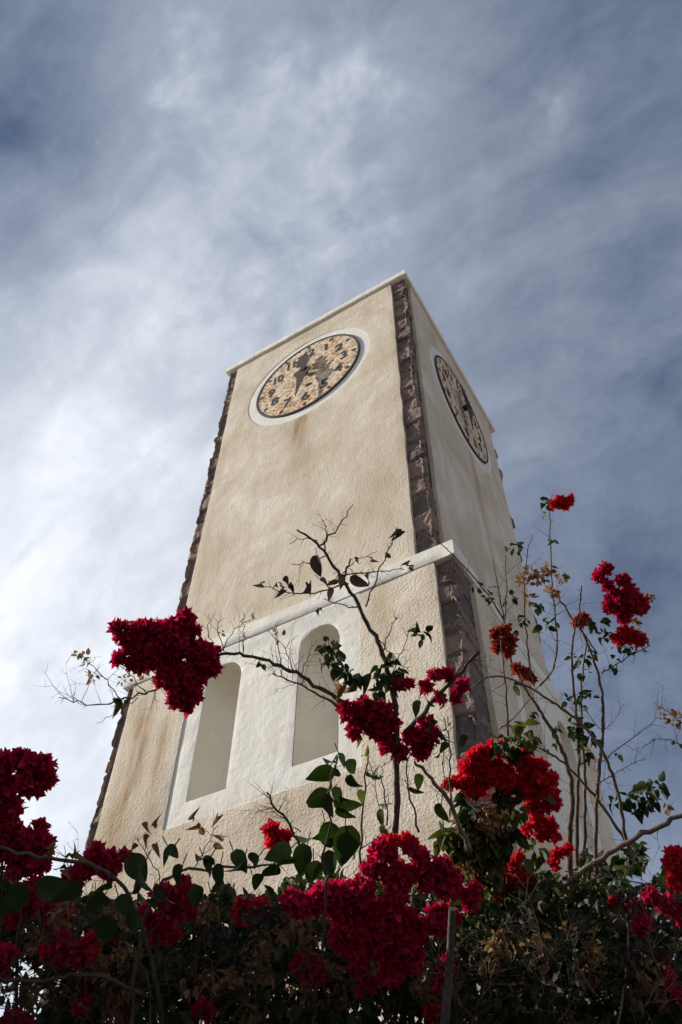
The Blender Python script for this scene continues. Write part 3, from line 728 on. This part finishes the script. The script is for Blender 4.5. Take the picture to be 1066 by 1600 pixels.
bigleaves(PL, [(200, 1338, 245, 1392, .5), (228, 1345, 190, 1400, .9), (262, 1322, 288, 1345, .7), (270, 1325, 245, 1345, .8), (318, 1340, 345, 1375, 1.0), (330, 1338, 300, 1365, .5),
               (365, 1330, 395, 1370, .6), (380, 1345, 360, 1385, .9), (345, 1350, 332, 1400, .4), (60, 1385, 128, 1398, .3), (125, 1380, 70, 1432, .5), (12, 1375, -20, 1420, .4), (25, 1380, 38, 1450, .5),
               (150, 1395, 168, 1455, .3), (185, 1400, 215, 1445, .4), (205, 1395, 232, 1370, .8), (250, 1385, 262, 1440, .5), (300, 1385, 322, 1435, .6), (0, 1400, 5, 1460, .3), (240, 1402, 205, 1432, .4),
               (330, 1395, 355, 1440, .7), (100, 1350, 85, 1372, .9), (168, 1380, 148, 1410, .6), (285, 1352, 262, 1392, .5), (215, 1425, 190, 1480, .4), (160, 1430, 180, 1500, .3)], 2.0, mbst=mb)

# --- centre shrub
DC = 2.9
mb = MB()
main = branch(mb, [(640, 1900, 2.9), (632, 1640, DC), (622, 1400, DC), (620, 1300, DC), (617, 1200, DC), (628, 1140, DC), (612, 1062, DC), (598, 1020, DC), (583, 985, DC), (560, 945, DC), (535, 905, DC), (508, 862, DC), (490, 842, DC), (464, 828, DC)], 8.5, 2.0, DC, 4, .003, sides=9)
PC.mesh(mb, 'main_stem', BARK_D)
mb = MB(); ends = []
for pts, r0, r1, n in (([(500, 852), (519, 838), (538, 812), (552, 788)], 2.2, .8, 4), ([(508, 862), (512, 830), (506, 812)], 1.6, .7, 3), ([(496, 845), (475, 838), (452, 850)], 1.3, .6, 2), ([(535, 905), (543, 886), (548, 872)], 2.8, 1.5, 0),
                       ([(572, 948), (588, 905), (604, 862), (618, 832)], 1.8, 1.0, 3), ([(530, 898), (565, 898), (600, 888), (632, 890)], 1.8, .8, 4), ([(545, 912), (490, 932), (440, 928), (404, 912)], 1.8, .7, 5),
                       ([(562, 948), (530, 946), (505, 935)], 1.6, .8, 2), ([(510, 868), (480, 885), (455, 880)], 1.3, .6, 2), ([(598, 1020), (610, 975), (622, 960)], 1.4, .7, 2), ([(592, 1000), (620, 1030), (640, 1050)], 1.2, .6, 3), ([(610, 1060), (635, 1010), (640, 980)], 1.2, .6, 2), ([(530, 900), (556, 870), (590, 862)], 1.1, .6, 2)):
    l = branch(mb, pts, r0, r1, DC, thorns=True); twigs(mb, l, n, .10, .0014, .2, ends)
PC.mesh(mb, 'twigs', BARK_D)
f = Fol()
for (x, y, n) in ((620, 826, 3), (606, 860, 2), (440, 908, 2), (446, 918, 2), (406, 912, 1), (480, 916, 2), (505, 952, 2), (632, 890, 2), (585, 870, 1), (560, 872, 1), (422, 916, 1)):
    f = Fol(); leaves(f, x, y, 7, n, .035, DC, T_CURL, .8); PC.fol(f, 'withered_leaf_bunch', GREYD)
bigleaves(PC, [(494, 868, 493, 912, .5), (500, 905, 520, 912, .9), (515, 918, 520, 948, .7), (530, 900, 542, 925, .4), (552, 898, 578, 935, .5), (570, 900, 590, 912, .8), (525, 905, 508, 925, .6)], 2.85, 'withered_leaf', GREYD)
# leaves hanging in bunches along the stem
f = Fol(); leaves(f, 515, 1018, 22, 26, .045, DC, T_LEAF, 1.0); leaves(f, 537, 1045, 15, 14, .045, DC, T_LEAF, 1.0); leaves(f, 555, 1055, 12, 7, .05, DC, T_CURL, 1.2)
PC.fol(f, 'leaf_cluster', LEAF)
f = Fol(); leaves(f, 605, 1045, 22, 30, .05, DC, T_LEAF, 1.0); leaves(f, 595, 1072, 14, 10, .05, DC, T_LEAF, 1.0); PC.fol(f, 'leaf_cluster', LEAF)
f = Fol(); leaves(f, 540, 1075, 10, 6, .045, DC, T_CURL, 1.0); PC.fol(f, 'dried_leaves', DRY)
mb = MB()
cr = branch(mb, [(632, 1145), (665, 1112), (700, 1072), (725, 1042), (750, 1018)], 5.5, 3.5, DC, 4, .003)
twigs(mb, cr[-6:], 7, .14, .0016, .3); PC.mesh(mb, 'branch', BARK_D)
mb = MB()
cl = branch(mb, [(622, 1180), (590, 1135), (560, 1118), (530, 1090), (490, 1068), (455, 1047), (420, 1032), (385, 1022), (345, 1018), (310, 1030)], 5.5, 2.8, DC, 4, .003)
twigs(mb, cl, 12, .22, .0017, .45); PC.mesh(mb, 'branch', BARK_D)
mb = MB()
l = branch(mb, [(600, 1160), (560, 1130), (530, 1100), (490, 1082), (455, 1062), (425, 1052)], 3.5, 1.2, DC, 4, .003)
twigs(mb, l, 12, .20, .0016, .3); PC.mesh(mb, 'branch', BARK_D)
mb = MB(); ends = []
l = branch(mb, [(310, 1030), (285, 1055), (250, 1077), (215, 1089), (180, 1096), (150, 1106), (120, 1100), (92, 1090)], 2.8, .8, DC, 4, .004)
twigs(mb, l, 16, .20, .0015, .2, ends, up=.5); 
l = branch(mb, [(190, 1095), (165, 1060), (150, 1040), (130, 1025)], 1.2, .6, DC); twigs(mb, l, 6, .12, .0013, .2, ends)
l = branch(mb, [(230, 1085), (200, 1050), (180, 1030)], 1.2, .6, DC); twigs(mb, l, 6, .10, .0013, .2, ends)
l = branch(mb, [(215, 1090), (180, 1115), (150, 1130)], 1.0, .5, DC)
PC.mesh(mb, 'branch', BARK_D)
mb = MB()                                                     # bare twigs rising above the left branch
for pts in ([(380, 1020), (382, 985), (381, 955)], [(350, 1018), (335, 990), (345, 960)], [(335, 1020), (325, 985), (326, 958)], [(440, 1042), (436, 1000), (430, 975)], [(460, 1050), (450, 1010), (418, 985)], [(345, 1018), (365, 975), (400, 965)], [(470, 1055), (480, 1025), (495, 1000)]):
    l = branch(mb, pts, 1.2, .5, DC, thorns=False); twigs(mb, l, 4, .09, .0012, .3)
PC.mesh(mb, 'twigs', BARK_D)
f = Fol()
for (x, y, n) in ((136, 1030, 9), (126, 1018, 6), (146, 1055, 8), (140, 1062, 5), (196, 1062, 8), (222, 1048, 10), (226, 1036, 8), (345, 985, 4), (436, 985, 2), (440, 1000, 2)):
    f = Fol(); leaves(f, x, y, 9, n, .024, DC, T_BRACT, .2); PC.fol(f, 'dried_bracts', DRY)
for x, y, r_, n, z_ in ((177, 1090, 5, 4, .05), (392, 964, 3, 1, .05), (408, 1037, 4, 2, .03), (660, 992, 10, 12, .035)):
    f = Fol(); leaves(f, x, y, r_, n, z_, DC); PC.fol(f, 'leaf_cluster', LEAF)
flowers(PC, [(225, 1000, 28, DC), (240, 1028, 24, DC), (214, 1038, 16, DC), (190, 985, 22, DC), (215, 990, 22, DC), (235, 985, 24, DC), (205, 1010, 18, DC), (245, 1010, 26, DC), (185, 1030, 14, DC), (212, 1025, 16, DC), (270, 985, 26, DC), (288, 967, 18, DC), (300, 985, 12, DC),
             (265, 1040, 26, DC), (290, 1010, 26, DC), (300, 1050, 30, DC), (325, 1030, 26, DC), (280, 1065, 30, DC), (258, 1060, 18, DC), (300, 1085, 24, DC), (278, 1095, 18, DC), (295, 1105, 12, DC), (315, 1015, 18, DC), (335, 1045, 14, DC)], CRIM)
flowers(PC, [(545, 1110, 18, DC), (570, 1105, 20, DC), (600, 1112, 20, DC), (560, 1135, 20, DC), (590, 1135, 22, DC), (615, 1130, 14, DC)], CRIM)
flowers(PC, [(608, 1165, 18, DC), (625, 1175, 15, DC), (650, 1150, 22, DC), (672, 1150, 20, DC), (660, 1172, 18, DC), (665, 1130, 14, DC), (605, 1150, 12, DC)], CRIM)
flowers(PC, [(622, 1070, 6, DC), (638, 1068, 6, DC), (667, 1072, 9, DC), (680, 1056, 8, DC), (700, 1054, 7, DC), (720, 1070, 11, DC), (712, 1090, 6, DC), (690, 1090, 8, DC)], CRIM, .034, .6)
flowers(PC, [(425, 1298, 14, DC), (430, 1315, 14, DC), (447, 1308, 10, DC)], RED)
flowers(PC, [(380, 1425, 20, 3), (410, 1415, 16, 3), (395, 1435, 12, 3)], RED)
DM = 2.6
flowers(PC, [(600, 1330, 22, DM), (640, 1320, 16, DM), (660, 1345, 20, DM), (585, 1355, 22, DM), (620, 1370, 30, DM), (660, 1370, 28, DM), (700, 1385, 28, DM), (735, 1400, 20, DM), (690, 1355, 18, DM)], CRIM)
flowers(PC, [(560, 1390, 28, DM), (530, 1400, 28, DM), (500, 1400, 26, DM), (470, 1415, 26, DM), (450, 1400, 16, DM), (540, 1440, 30, DM), (580, 1430, 32, DM), (620, 1420, 32, DM)], CRIM)
flowers(PC, [(560, 1480, 28, DM), (600, 1470, 30, DM), (645, 1460, 30, DM), (690, 1440, 28, DM), (530, 1470, 20, DM), (640, 1500, 24, DM), (610, 1520, 20, DM)], CRIM)
flowers(PC, [(605, 1318, 12, DM), (632, 1312, 10, DM), (648, 1322, 10, DM)], RED)
mb = MB(); big = []
st_ = branch(mb, [(505, 1500, 2.0), (508, 1400, 1.95), (512, 1320, 1.9), (517, 1242, 1.9), (519, 1212, 1.9), (528, 1182, 1.9)], 3, 1.6, 1.9)
bigleaves(PC, [(517, 1196, 470, 1243, .3), (522, 1188, 505, 1200, .8), (530, 1178, 548, 1205, .9), (540, 1190, 572, 1215, .4), (525, 1200, 523, 1228, .2), (548, 1210, 562, 1255, .5), (515, 1238, 465, 1262, .2), (512, 1240, 480, 1312, .15),
               (520, 1232, 545, 1262, .6), (525, 1245, 572, 1285, .3), (530, 1262, 560, 1298, .5), (508, 1285, 532, 1352, .2), (540, 1290, 545, 1385, .3), (500, 1300, 470, 1345, .6), (455, 1325, 400, 1345, .5), (440, 1335, 452, 1395, .4),
               (480, 1320, 455, 1385, .3), (405, 1338, 372, 1362, .4), (520, 1330, 500, 1390, .5), (395, 1368, 420, 1405, .6), (430, 1350, 405, 1395, .4), (550, 1320, 575, 1350, .7), (490, 1345, 492, 1400, .3)], 1.95, mbst=mb)
PC.mesh(mb, 'stem', BARK_D)
bigleaves(PC, [(690, 1145, 705, 1178, .8), (655, 1095, 642, 1120, .6), (668, 1095, 680, 1110, .8), (672, 1125, 682, 1155, .5), (720, 1150, 735, 1178, .4), (650, 1210, 665, 1245, .5), (640, 1230, 668, 1250, .7), (590, 1215, 580, 1190, .5), (685, 1255, 697, 1300, .6), (575, 1205, 590, 1235, .8)], 2.8, 'leaf', LEAF)
bigleaves(PC, [(560, 1150, 565, 1175, .8), (700, 1130, 700, 1150, .9), (695, 1095, 690, 1115, .9), (570, 1180, 582, 1168, .5), (598, 1265, 588, 1300, .7), (690, 1160, 700, 1200, .6), (595, 1290, 610, 1320, .5), (607, 1255, 605, 1270, .7), (560, 1235, 575, 1262, .6)], 2.85, 'olive_leaf', LEAF_Y)
mb = MB()
for pts, r0, r1 in (([(560, 1420), (566, 1330), (568, 1250), (575, 1172)], 3, 1.6), ([(735, 1330), (718, 1290), (700, 1245), (672, 1215), (648, 1190)], 6.5, 3), ([(704, 1260), (700, 1200), (705, 1150), (694, 1120)], 2.2, 1.0), ([(693, 1300), (690, 1230), (693, 1160)], 1.4, .8),
                    ([(605, 1290), (603, 1240), (590, 1210), (600, 1190)], 1.8, .9), ([(560, 1330), (590, 1312), (612, 1290)], 1.5, .8), ([(610, 1340), (590, 1235), (577, 1190)], 1.2, .7), ([(655, 1300), (640, 1240), (628, 1215), (640, 1170)], 2.4, 1.2)):
    l = branch(mb, pts, r0, r1, 2.85); twigs(mb, l, 5, .10, .0013, .3)
PC.mesh(mb, 'stem', BARK_L)
mb = MB()                                                     # bare twigs at the left of the big leaves
l = branch(mb, [(468, 1320), (450, 1285), (430, 1262), (417, 1238)], 3.2, 2, 2.4); twigs(mb, l, 9, .14, .0014, .3)
l = branch(mb, [(470, 1300), (440, 1275), (415, 1262)], 1.2, .6, 2.4); twigs(mb, l, 6, .12, .0012, .3)
PC.mesh(mb, 'twigs', BARK_D)

# --- right shrub
DR = 3.4
stems = [([(892, 1400), (892, 1337), (887, 1295), (896, 1272), (896, 1237), (890, 1197), (875, 1165), (860, 1137), (847, 1115), (832, 1092), (815, 1070), (802, 1035)], 7, 2.2),
         ([(905, 1400), (902, 1335), (900, 1295), (904, 1250), (904, 1200), (905, 1162), (902, 1125), (897, 1087), (894, 1050), (892, 1015), (897, 990), (905, 960)], 5, 1.8),
         ([(912, 1400), (912, 1337), (914, 1275), (915, 1225), (912, 1175), (910, 1125), (905, 1090), (912, 1040), (918, 1000)], 4.5, 1.4),
         ([(935, 1400), (930, 1350), (930, 1287), (937, 1200), (942, 1150), (945, 1100), (937, 1062), (927, 1025), (915, 1000), (905, 975)], 5, 2),
         ([(1000, 1350), (975, 1307), (957, 1282), (915, 1225), (890, 1197), (860, 1175), (838, 1167)], 4, 1.8),
         ([(985, 1350), (977, 1300), (965, 1232), (955, 1200), (940, 1170), (920, 1137), (890, 1117), (865, 1097), (832, 1075), (810, 1065), (777, 1052), (757, 1057), (740, 1072)], 4.2, 1.4),
         ([(843, 1072), (860, 1052), (876, 1035), (868, 977), (863, 916), (858, 851), (858, 796), (863, 771)], 2.4, .9),
         ([(832, 1060), (825, 1014), (818, 977), (818, 905), (821, 869), (832, 836)], 2.2, .9),
         ([(800, 1040), (789, 970), (778, 919), (769, 872)], 2.2, .9),
         ([(800, 1010), (789, 970), (774, 941), (749, 912), (716, 876), (680, 838), (655, 825)], 2.4, .7),
         ([(861, 916), (883, 948), (897, 974), (915, 992), (934, 1021)], 2.2, 1.5),
         ([(940, 1052), (955, 1043), (988, 1021), (1013, 1010)], 1.6, .8),
         ([(794, 1150), (792, 1085), (787, 1037), (783, 1000)], 2.6, 1.2),
         ([(789, 970), (792, 900), (790, 868)], 1.6, .7), ([(905, 975), (905, 945), (909, 915)], 2.0, 1.2),
         ([(905, 1090), (940, 1160), (950, 1135), (975, 1100)], 1.0, .5), ([(940, 1190), (975, 1160), (1010, 1140), (1040, 1110)], 1.6, .6),
         ([(930, 1225), (960, 1215), (985, 1190), (1010, 1185)], 1.3, .5), ([(780, 1140), (800, 1130), (830, 1090), (842, 1072)], 1.6, .9),
         ([(1066, 1165), (1040, 1150), (1018, 1155)], 1.2, .5), ([(1066, 1130), (1045, 1110), (1022, 1098)], 1.2, .5)]
nt_ = [8, 10, 10, 12, 8, 12, 14, 8, 6, 7, 8, 6, 4, 5, 3, 4, 5, 4, 5, 6, 6]
tw_ends = []
for (pts, r0, r1), n in zip(stems, nt_):
    mb = MB(); dd = DR + rng.uniform(-.2, .2); l = branch(mb, pts, r0, r1, dd, 4, .0018)
    twigs(mb, l, n, .15, .0016, .15, tw_ends); PR.mesh(mb, 'stem', BARK_L)
mb = MB(); l = branch(mb, [(1120, 1245), (1066, 1272), (1010, 1300), (975, 1322), (930, 1345), (880, 1385)], 5.0, 6.0, 3.2, 4, .004); twigs(mb, l, 6, .2, .002); PR.mesh(mb, 'branch', BARK_L)
DG = 3.35
flowers(PR, [(883, 787, 12, DG), (876, 782, 7, DG), (890, 782, 7, DG)], RED, .028)
flowers(PR, [(865, 789, 4, DG)], RED, .026)
flowers(PR, [(948, 888, 9, DG), (936, 903, 11, DG), (950, 915, 11, DG), (975, 905, 12, DG), (985, 925, 13, DG), (968, 935, 20, DG), (990, 942, 20, DG), (955, 948, 14, DG), (1000, 950, 12, DG), (975, 960, 16, DG)], CRIM, .029)
flowers(PR, [(970, 998, 12, DG), (985, 993, 16, DG), (1000, 1000, 10, DG), (978, 985, 9, DG)], RED, .029)
flowers(PR, [(905, 971, 9, DG), (914, 965, 5, DG)], FADED, .028)
flowers(PR, [(775, 990, 9, DG), (788, 985, 12, DG), (795, 1000, 12, DG), (778, 1010, 12, DG), (795, 1020, 9, DG)], FADED, .028, .8)
flowers(PR, [(806, 1045, 9, DG), (820, 1053, 10, DG), (832, 1062, 7, DG)], FADED, .026, .8)
DB = 3.1
flowers(PR, [(750, 1180, 20, DB), (775, 1170, 16, DB), (735, 1200, 20, DB), (765, 1205, 26, DB), (720, 1222, 14, DB), (745, 1232, 20, DB), (790, 1215, 24, DB), (785, 1245, 18, DB), (805, 1185, 14, DB), (825, 1170, 14, DB), (700, 1225, 9, DB), (820, 1195, 14, DB)], RED, .030)
flowers(PR, [(835, 1205, 22, DB), (850, 1225, 26, DB), (825, 1230, 24, DB), (860, 1250, 20, DB), (838, 1258, 20, DB), (845, 1200, 14, DB)], RED, .030)
flowers(PR, [(842, 1285, 14, DB), (825, 1295, 10, DB), (858, 1302, 12, DB), (870, 1305, 7, DB), (865, 1288, 8, DB), (845, 1305, 8, DB)], RED, .030)
flowers(PR, [(870, 1335, 10, DB), (885, 1328, 9, DB), (865, 1350, 7, DB)], RED, .030)
flowers(PR, [(1050, 1345, 18, 2.8), (1062, 1365, 20, 2.8), (1075, 1340, 26, 2.8), (1055, 1380, 12, 2.8)], RED, .031)
flowers(PR, [(800, 1350, 12, DB), (820, 1365, 14, DB), (795, 1380, 12, DB), (825, 1385, 8, DB), (810, 1340, 6, DB)], RED, .030)
flowers(PR, [(1020, 1555, 12, 3), (1035, 1570, 10, 3), (1040, 1500, 9, 3), (985, 1490, 7, 3), (990, 1420, 16, 3.3), (960, 1410, 10, 3.3)], CRIM, .030)
flowers(PR, [(1040, 1410, 18, 3), (1060, 1430, 18, 3), (1015, 1400, 14, 3)], CRIM, .030)
flowers(PR, [(730, 1350, 10, DB), (745, 1360, 10, DB), (720, 1345, 6, DB), (780, 1400, 8, DB)], RED, .030)
f = Fol()
for (x, y, r, n) in ((820, 908, 10, 12), (830, 895, 8, 10), (845, 900, 10, 12), (858, 888, 8, 10), (878, 905, 7, 8), (862, 925, 8, 8), (830, 935, 8, 8), (1015, 935, 5, 6), (1040, 1115, 14, 8), (1055, 1125, 14, 10), (990, 975, 8, 8)):
    f = Fol(); leaves(f, x, y, r, int(n*2.6), .027, DR, T_BRACT, .1); PR.fol(f, 'dried_bracts', DRY)
f = Fol()
for (x, y, r, n) in ((760, 1300, 25, 60), (740, 1320, 22, 50), (780, 1290, 22, 40), (735, 1345, 20, 40), (760, 1270, 14, 20), (720, 1290, 14, 24), (900, 1470, 26, 40), (1040, 1260, 8, 5), (935, 1500, 24, 20), (770, 1345, 20, 24)):
    f = Fol(); leaves(f, x, y, r, int(n*2.4), .030, 3.05, T_BRACT, .1); PR.fol(f, 'dried_bracts', DRY)
f = Fol()
for (x, y, r, n, s) in ((850, 788, 8, 7, .05), (850, 805, 4, 2, .04), (795, 860, 8, 5, .04), (810, 858, 9, 6, .04), (862, 840, 6, 4, .03), (766, 922, 8, 3, .065), (745, 915, 8, 6, .035), (762, 935, 8, 8, .03), (795, 935, 10, 7, .035), (838, 945, 10, 6, .04), (812, 975, 14, 12, .035), (850, 978, 8, 4, .045), (866, 972, 7, 3, .05),
                     (935, 975, 14, 12, .04), (945, 990, 12, 10, .035), (905, 1030, 14, 12, .035), (920, 1025, 12, 8, .03), (970, 1010, 12, 12, .032), (985, 1018, 12, 12, .03), (1005, 1012, 8, 6, .03), (960, 1035, 10, 8, .03), (912, 1055, 10, 8, .03), (915, 1090, 14, 14, .04), (888, 1095, 6, 5, .035), (900, 1140, 16, 18, .045),
                     (918, 1155, 14, 14, .045), (912, 1175, 10, 8, .045), (870, 1140, 8, 6, .035), (858, 1165, 8, 3, .05), (800, 1070, 5, 2, .05), (828, 1115, 8, 4, .04), (962, 1178, 4, 2, .035), (1010, 1245, 20, 22, .05), (1030, 1230, 14, 12, .045), (1000, 1260, 14, 14, .05), (960, 1255, 10, 8, .05), (985, 1248, 12, 10, .045), (1060, 1160, 6, 3, .04)):
    f = Fol(); leaves(f, x, y, r, n, s, DR, T_LEAF, .5); PR.fol(f, 'leaf_cluster', LEAF)
f = Fol()
for (x, y, r, n, s) in ((820, 1150, 22, 14, .05), (790, 1165, 22, 16, .045), (790, 1240, 16, 12, .05), (800, 1270, 18, 14, .05), (730, 1260, 20, 10, .06), (760, 1330, 26, 30, .05), (790, 1310, 20, 14, .055), (735, 1300, 20, 16, .05), (715, 1320, 18, 14, .05), (760, 1370, 25, 26, .05), (700, 1310, 16, 10, .06), (840, 1330, 10, 6, .05)):
    f = Fol(); leaves(f, x, y, r, int(n*2.2), s, 3.05, T_LEAF, .5); PR.fol(f, 'leaf_cluster', LEAF if x % 20 else LEAF_Y)
bigleaves(PR, [(800, 1300, 822, 1318, .3), (795, 1298, 780, 1325, .9), (838, 1290, 850, 1318, .8), (745, 1270, 730, 1310, .5), (700, 1305, 690, 1345, .5), (868, 1255, 855, 1240, .8), (820, 1345, 845, 1375, .5), (1010, 1225, 985, 1240, .4), (875, 1390, 905, 1400, .5), (850, 1395, 830, 1410, .5)], 3.05, 'olive_leaf', LEAF_Y)

# --- the dense lower mass of all three shrubs: leaves, dead bracts and crossing stems
def lateral(px_lat, horiz, z):
    h = np.array([_F[0], _F[1]]); h /= np.linalg.norm(h); r = np.array([_R0[0], _R0[1]])
    return np.stack([CAM[0]+h[0]*horiz+r[0]*px_lat, CAM[1]+h[1]*horiz+r[1]*px_lat, z], -1)
def project(P):
    d = P-CAM; z = d@_F; return 533+FPX*(d@_R)/z, 800-FPX*(d@_U)/z
def topline(x):
    return np.interp(x, [-300, 0, 60, 140, 300, 420, 560, 690, 760, 860, 930, 1066, 1300], [1330, 1370, 1395, 1405, 1405, 1385, 1390, 1345, 1325, 1380, 1335, 1360, 1320])
def mass(pl, lat0, lat1, n, seed, low=False):
    if low:
        lat = rng.uniform(lat0, lat1, n); ho = rng.uniform(2.8, 4.1, n); z = rng.uniform(.15, 2.2, n)
        P = lateral(lat, ho, z)
    else:
        lat = rng.uniform(lat0, lat1, n); ho = rng.uniform(3.05, 4.3, n); z = rng.uniform(2.1, 3.5, n)
        P = lateral(lat, ho, z); x, y = project(P)
        wob = np.array([mn.noise(Vector((float(a)*.02, float(b)*.02, seed)))*58 for a, b in zip(x, y)])
        k = y > topline(x) + wob
        dens = np.array([mn.noise(Vector(p)*4.2) for p in P]); k &= dens > -.16
        k &= ~((x < 70+40*np.sin(y*.05)) & (y > 1470) & (rng.random(n) < .80))
        P = P[k]
    return P
def fill(pl, P, size, mat, name, T=T_LEAF, droop=.5):
    f = Fol(); n = len(P)
    for k in range(len(T)):
        q = P[k::len(T)]; m = len(q)
        f.add(T[k], q, rdir(m) + np.array([0, 0, -droop]), rdir(m)*.8 + np.array([0, 0, .7]), size*rng.uniform(.55, 1.2, m))
    return tag(pl.fol(f, name, mat), kind='stuff')
for pl, a, b, sd_ in ((PL, -2.6, -.62, 2.), (PC, -.62, .66, 5.), (PR, .66, 2.8, 8.)):
    w = b-a
    P = mass(pl, a, b, int(15500*w), sd_); k = rng.random(len(P))
    fill(pl, P[k < .84], .052, LEAF, 'foliage'); fill(pl, P[(k >= .84) & (k < .91)], .05, LEAF_Y, 'olive_foliage'); fill(pl, P[k >= .91], .028, DRY, 'dead_bracts', T_BRACT, .2)
    P = mass(pl, a, b, int(3500*w), sd_, True); fill(pl, P, .06, LEAF, 'lower_foliage')
    # crossing stems inside the mass
    mb = MB()
    for _ in range(int(15*w)):
        l0 = rng.uniform(a, b); h0 = rng.uniform(2.9, 3.9)
        p0 = lateral(l0*.9, h0, 1.9); p1 = lateral(l0+rng.uniform(-.35, .35), h0+rng.uniform(-.3, .3), rng.uniform(2.5, 3.0)); p2 = lateral(l0+rng.uniform(-.6, .6), h0+rng.uniform(-.3, .3), rng.uniform(2.75, 3.1))
        L_ = spl([p0, p1, p2], 6); L_ = [q+rng.normal(size=3)*.008 for q in L_]; mb.tube(L_, np.linspace(.006, .002, len(L_)), 5); twigs(mb, L_, 9, .26, .0020, .3)
    pl.mesh(mb, 'inner_stems', BARK_L if pl is PR else BARK_D)
    mb = MB(); bx, by = pl.base[0], pl.base[1]                # trunks down to the ground
    for _ in range(6):
        l0 = rng.uniform(a*.7+b*.3, a*.3+b*.7); p2 = lateral(l0, rng.uniform(3.1, 3.7), 2.1)
        p0 = np.array([bx+rng.uniform(-.12, .12), by+rng.uniform(-.12, .12), -.05]); L_ = spl([p0, (p0+p2)/2+rng.normal(size=3)*.12, p2], 6); mb.tube(L_, np.linspace(.035, .014, len(L_)), 7)
    pl.mesh(mb, 'trunk', BARK_L if pl is PR else BARK_D)

for pl, x0, x1, nb_ in ((PL, 20, 420, 8), (PC, 380, 720, 7), (PR, 690, 1070, 4)):
    for _ in range(nb_):
        x = rng.uniform(x0, x1); y = rng.uniform(1400, 1590); rr = rng.uniform(6, 17)
        flowers(pl, [(x, y, rr, 2.75), (x+rng.uniform(-14, 14), y+rng.uniform(-10, 10), rr*.7, 2.75)], CRIM if rng.random() < .7 else RED, dens=.6)
    for _ in range(22):
        x = rng.uniform(x0, x1); y = rng.uniform(1410, 1600); f = Fol(); leaves(f, x, y, rng.uniform(12, 26), 34, .030, 2.8, T_CURL+T_BRACT, .3); pl.fol(f, 'dried_bracts', DRY if rng.random() < .6 else GREYD)
    for _ in range(10):
        x = rng.uniform(x0, x1); y = rng.uniform(1380, 1560); mb = MB()
        l = branch(mb, [(x+rng.uniform(-60, 60), y+90), (x+rng.uniform(-25, 25), y+40), (x, y-10)], 1.8, .8, 2.7); twigs(mb, l, 9, .22, .0016, .1); pl.mesh(mb, 'twig', BARK_L if pl is PR else BARK_D)

# --- cut upright stake in the middle of the shrubs
mb = MB(); a0 = at(707, 1420, 2.35); a1 = at(694, 1600, 2.35); dv = (a1-a0)/np.linalg.norm(a1-a0)
foot = a0 + dv*((a0[2])/(-dv[2]))
n = 26; L_ = [foot+(a0-foot)*i/(n-1) + (rng.normal(size=3)*.0025 if i < n-1 else 0) for i in range(n)]
mb.tube(L_, [.0125*(1+.10*math.sin(i*1.7)) for i in range(n)], 10)
o = mb.build('wooden_stake', bark_mat('stake_wood', (.04, .032, .027), (.115, .092, .075)), smooth=True); smooth_by_angle(o, 55)
tag(o, 'upright grey wooden stake cut off flat, standing among the red flowers', 'stake')
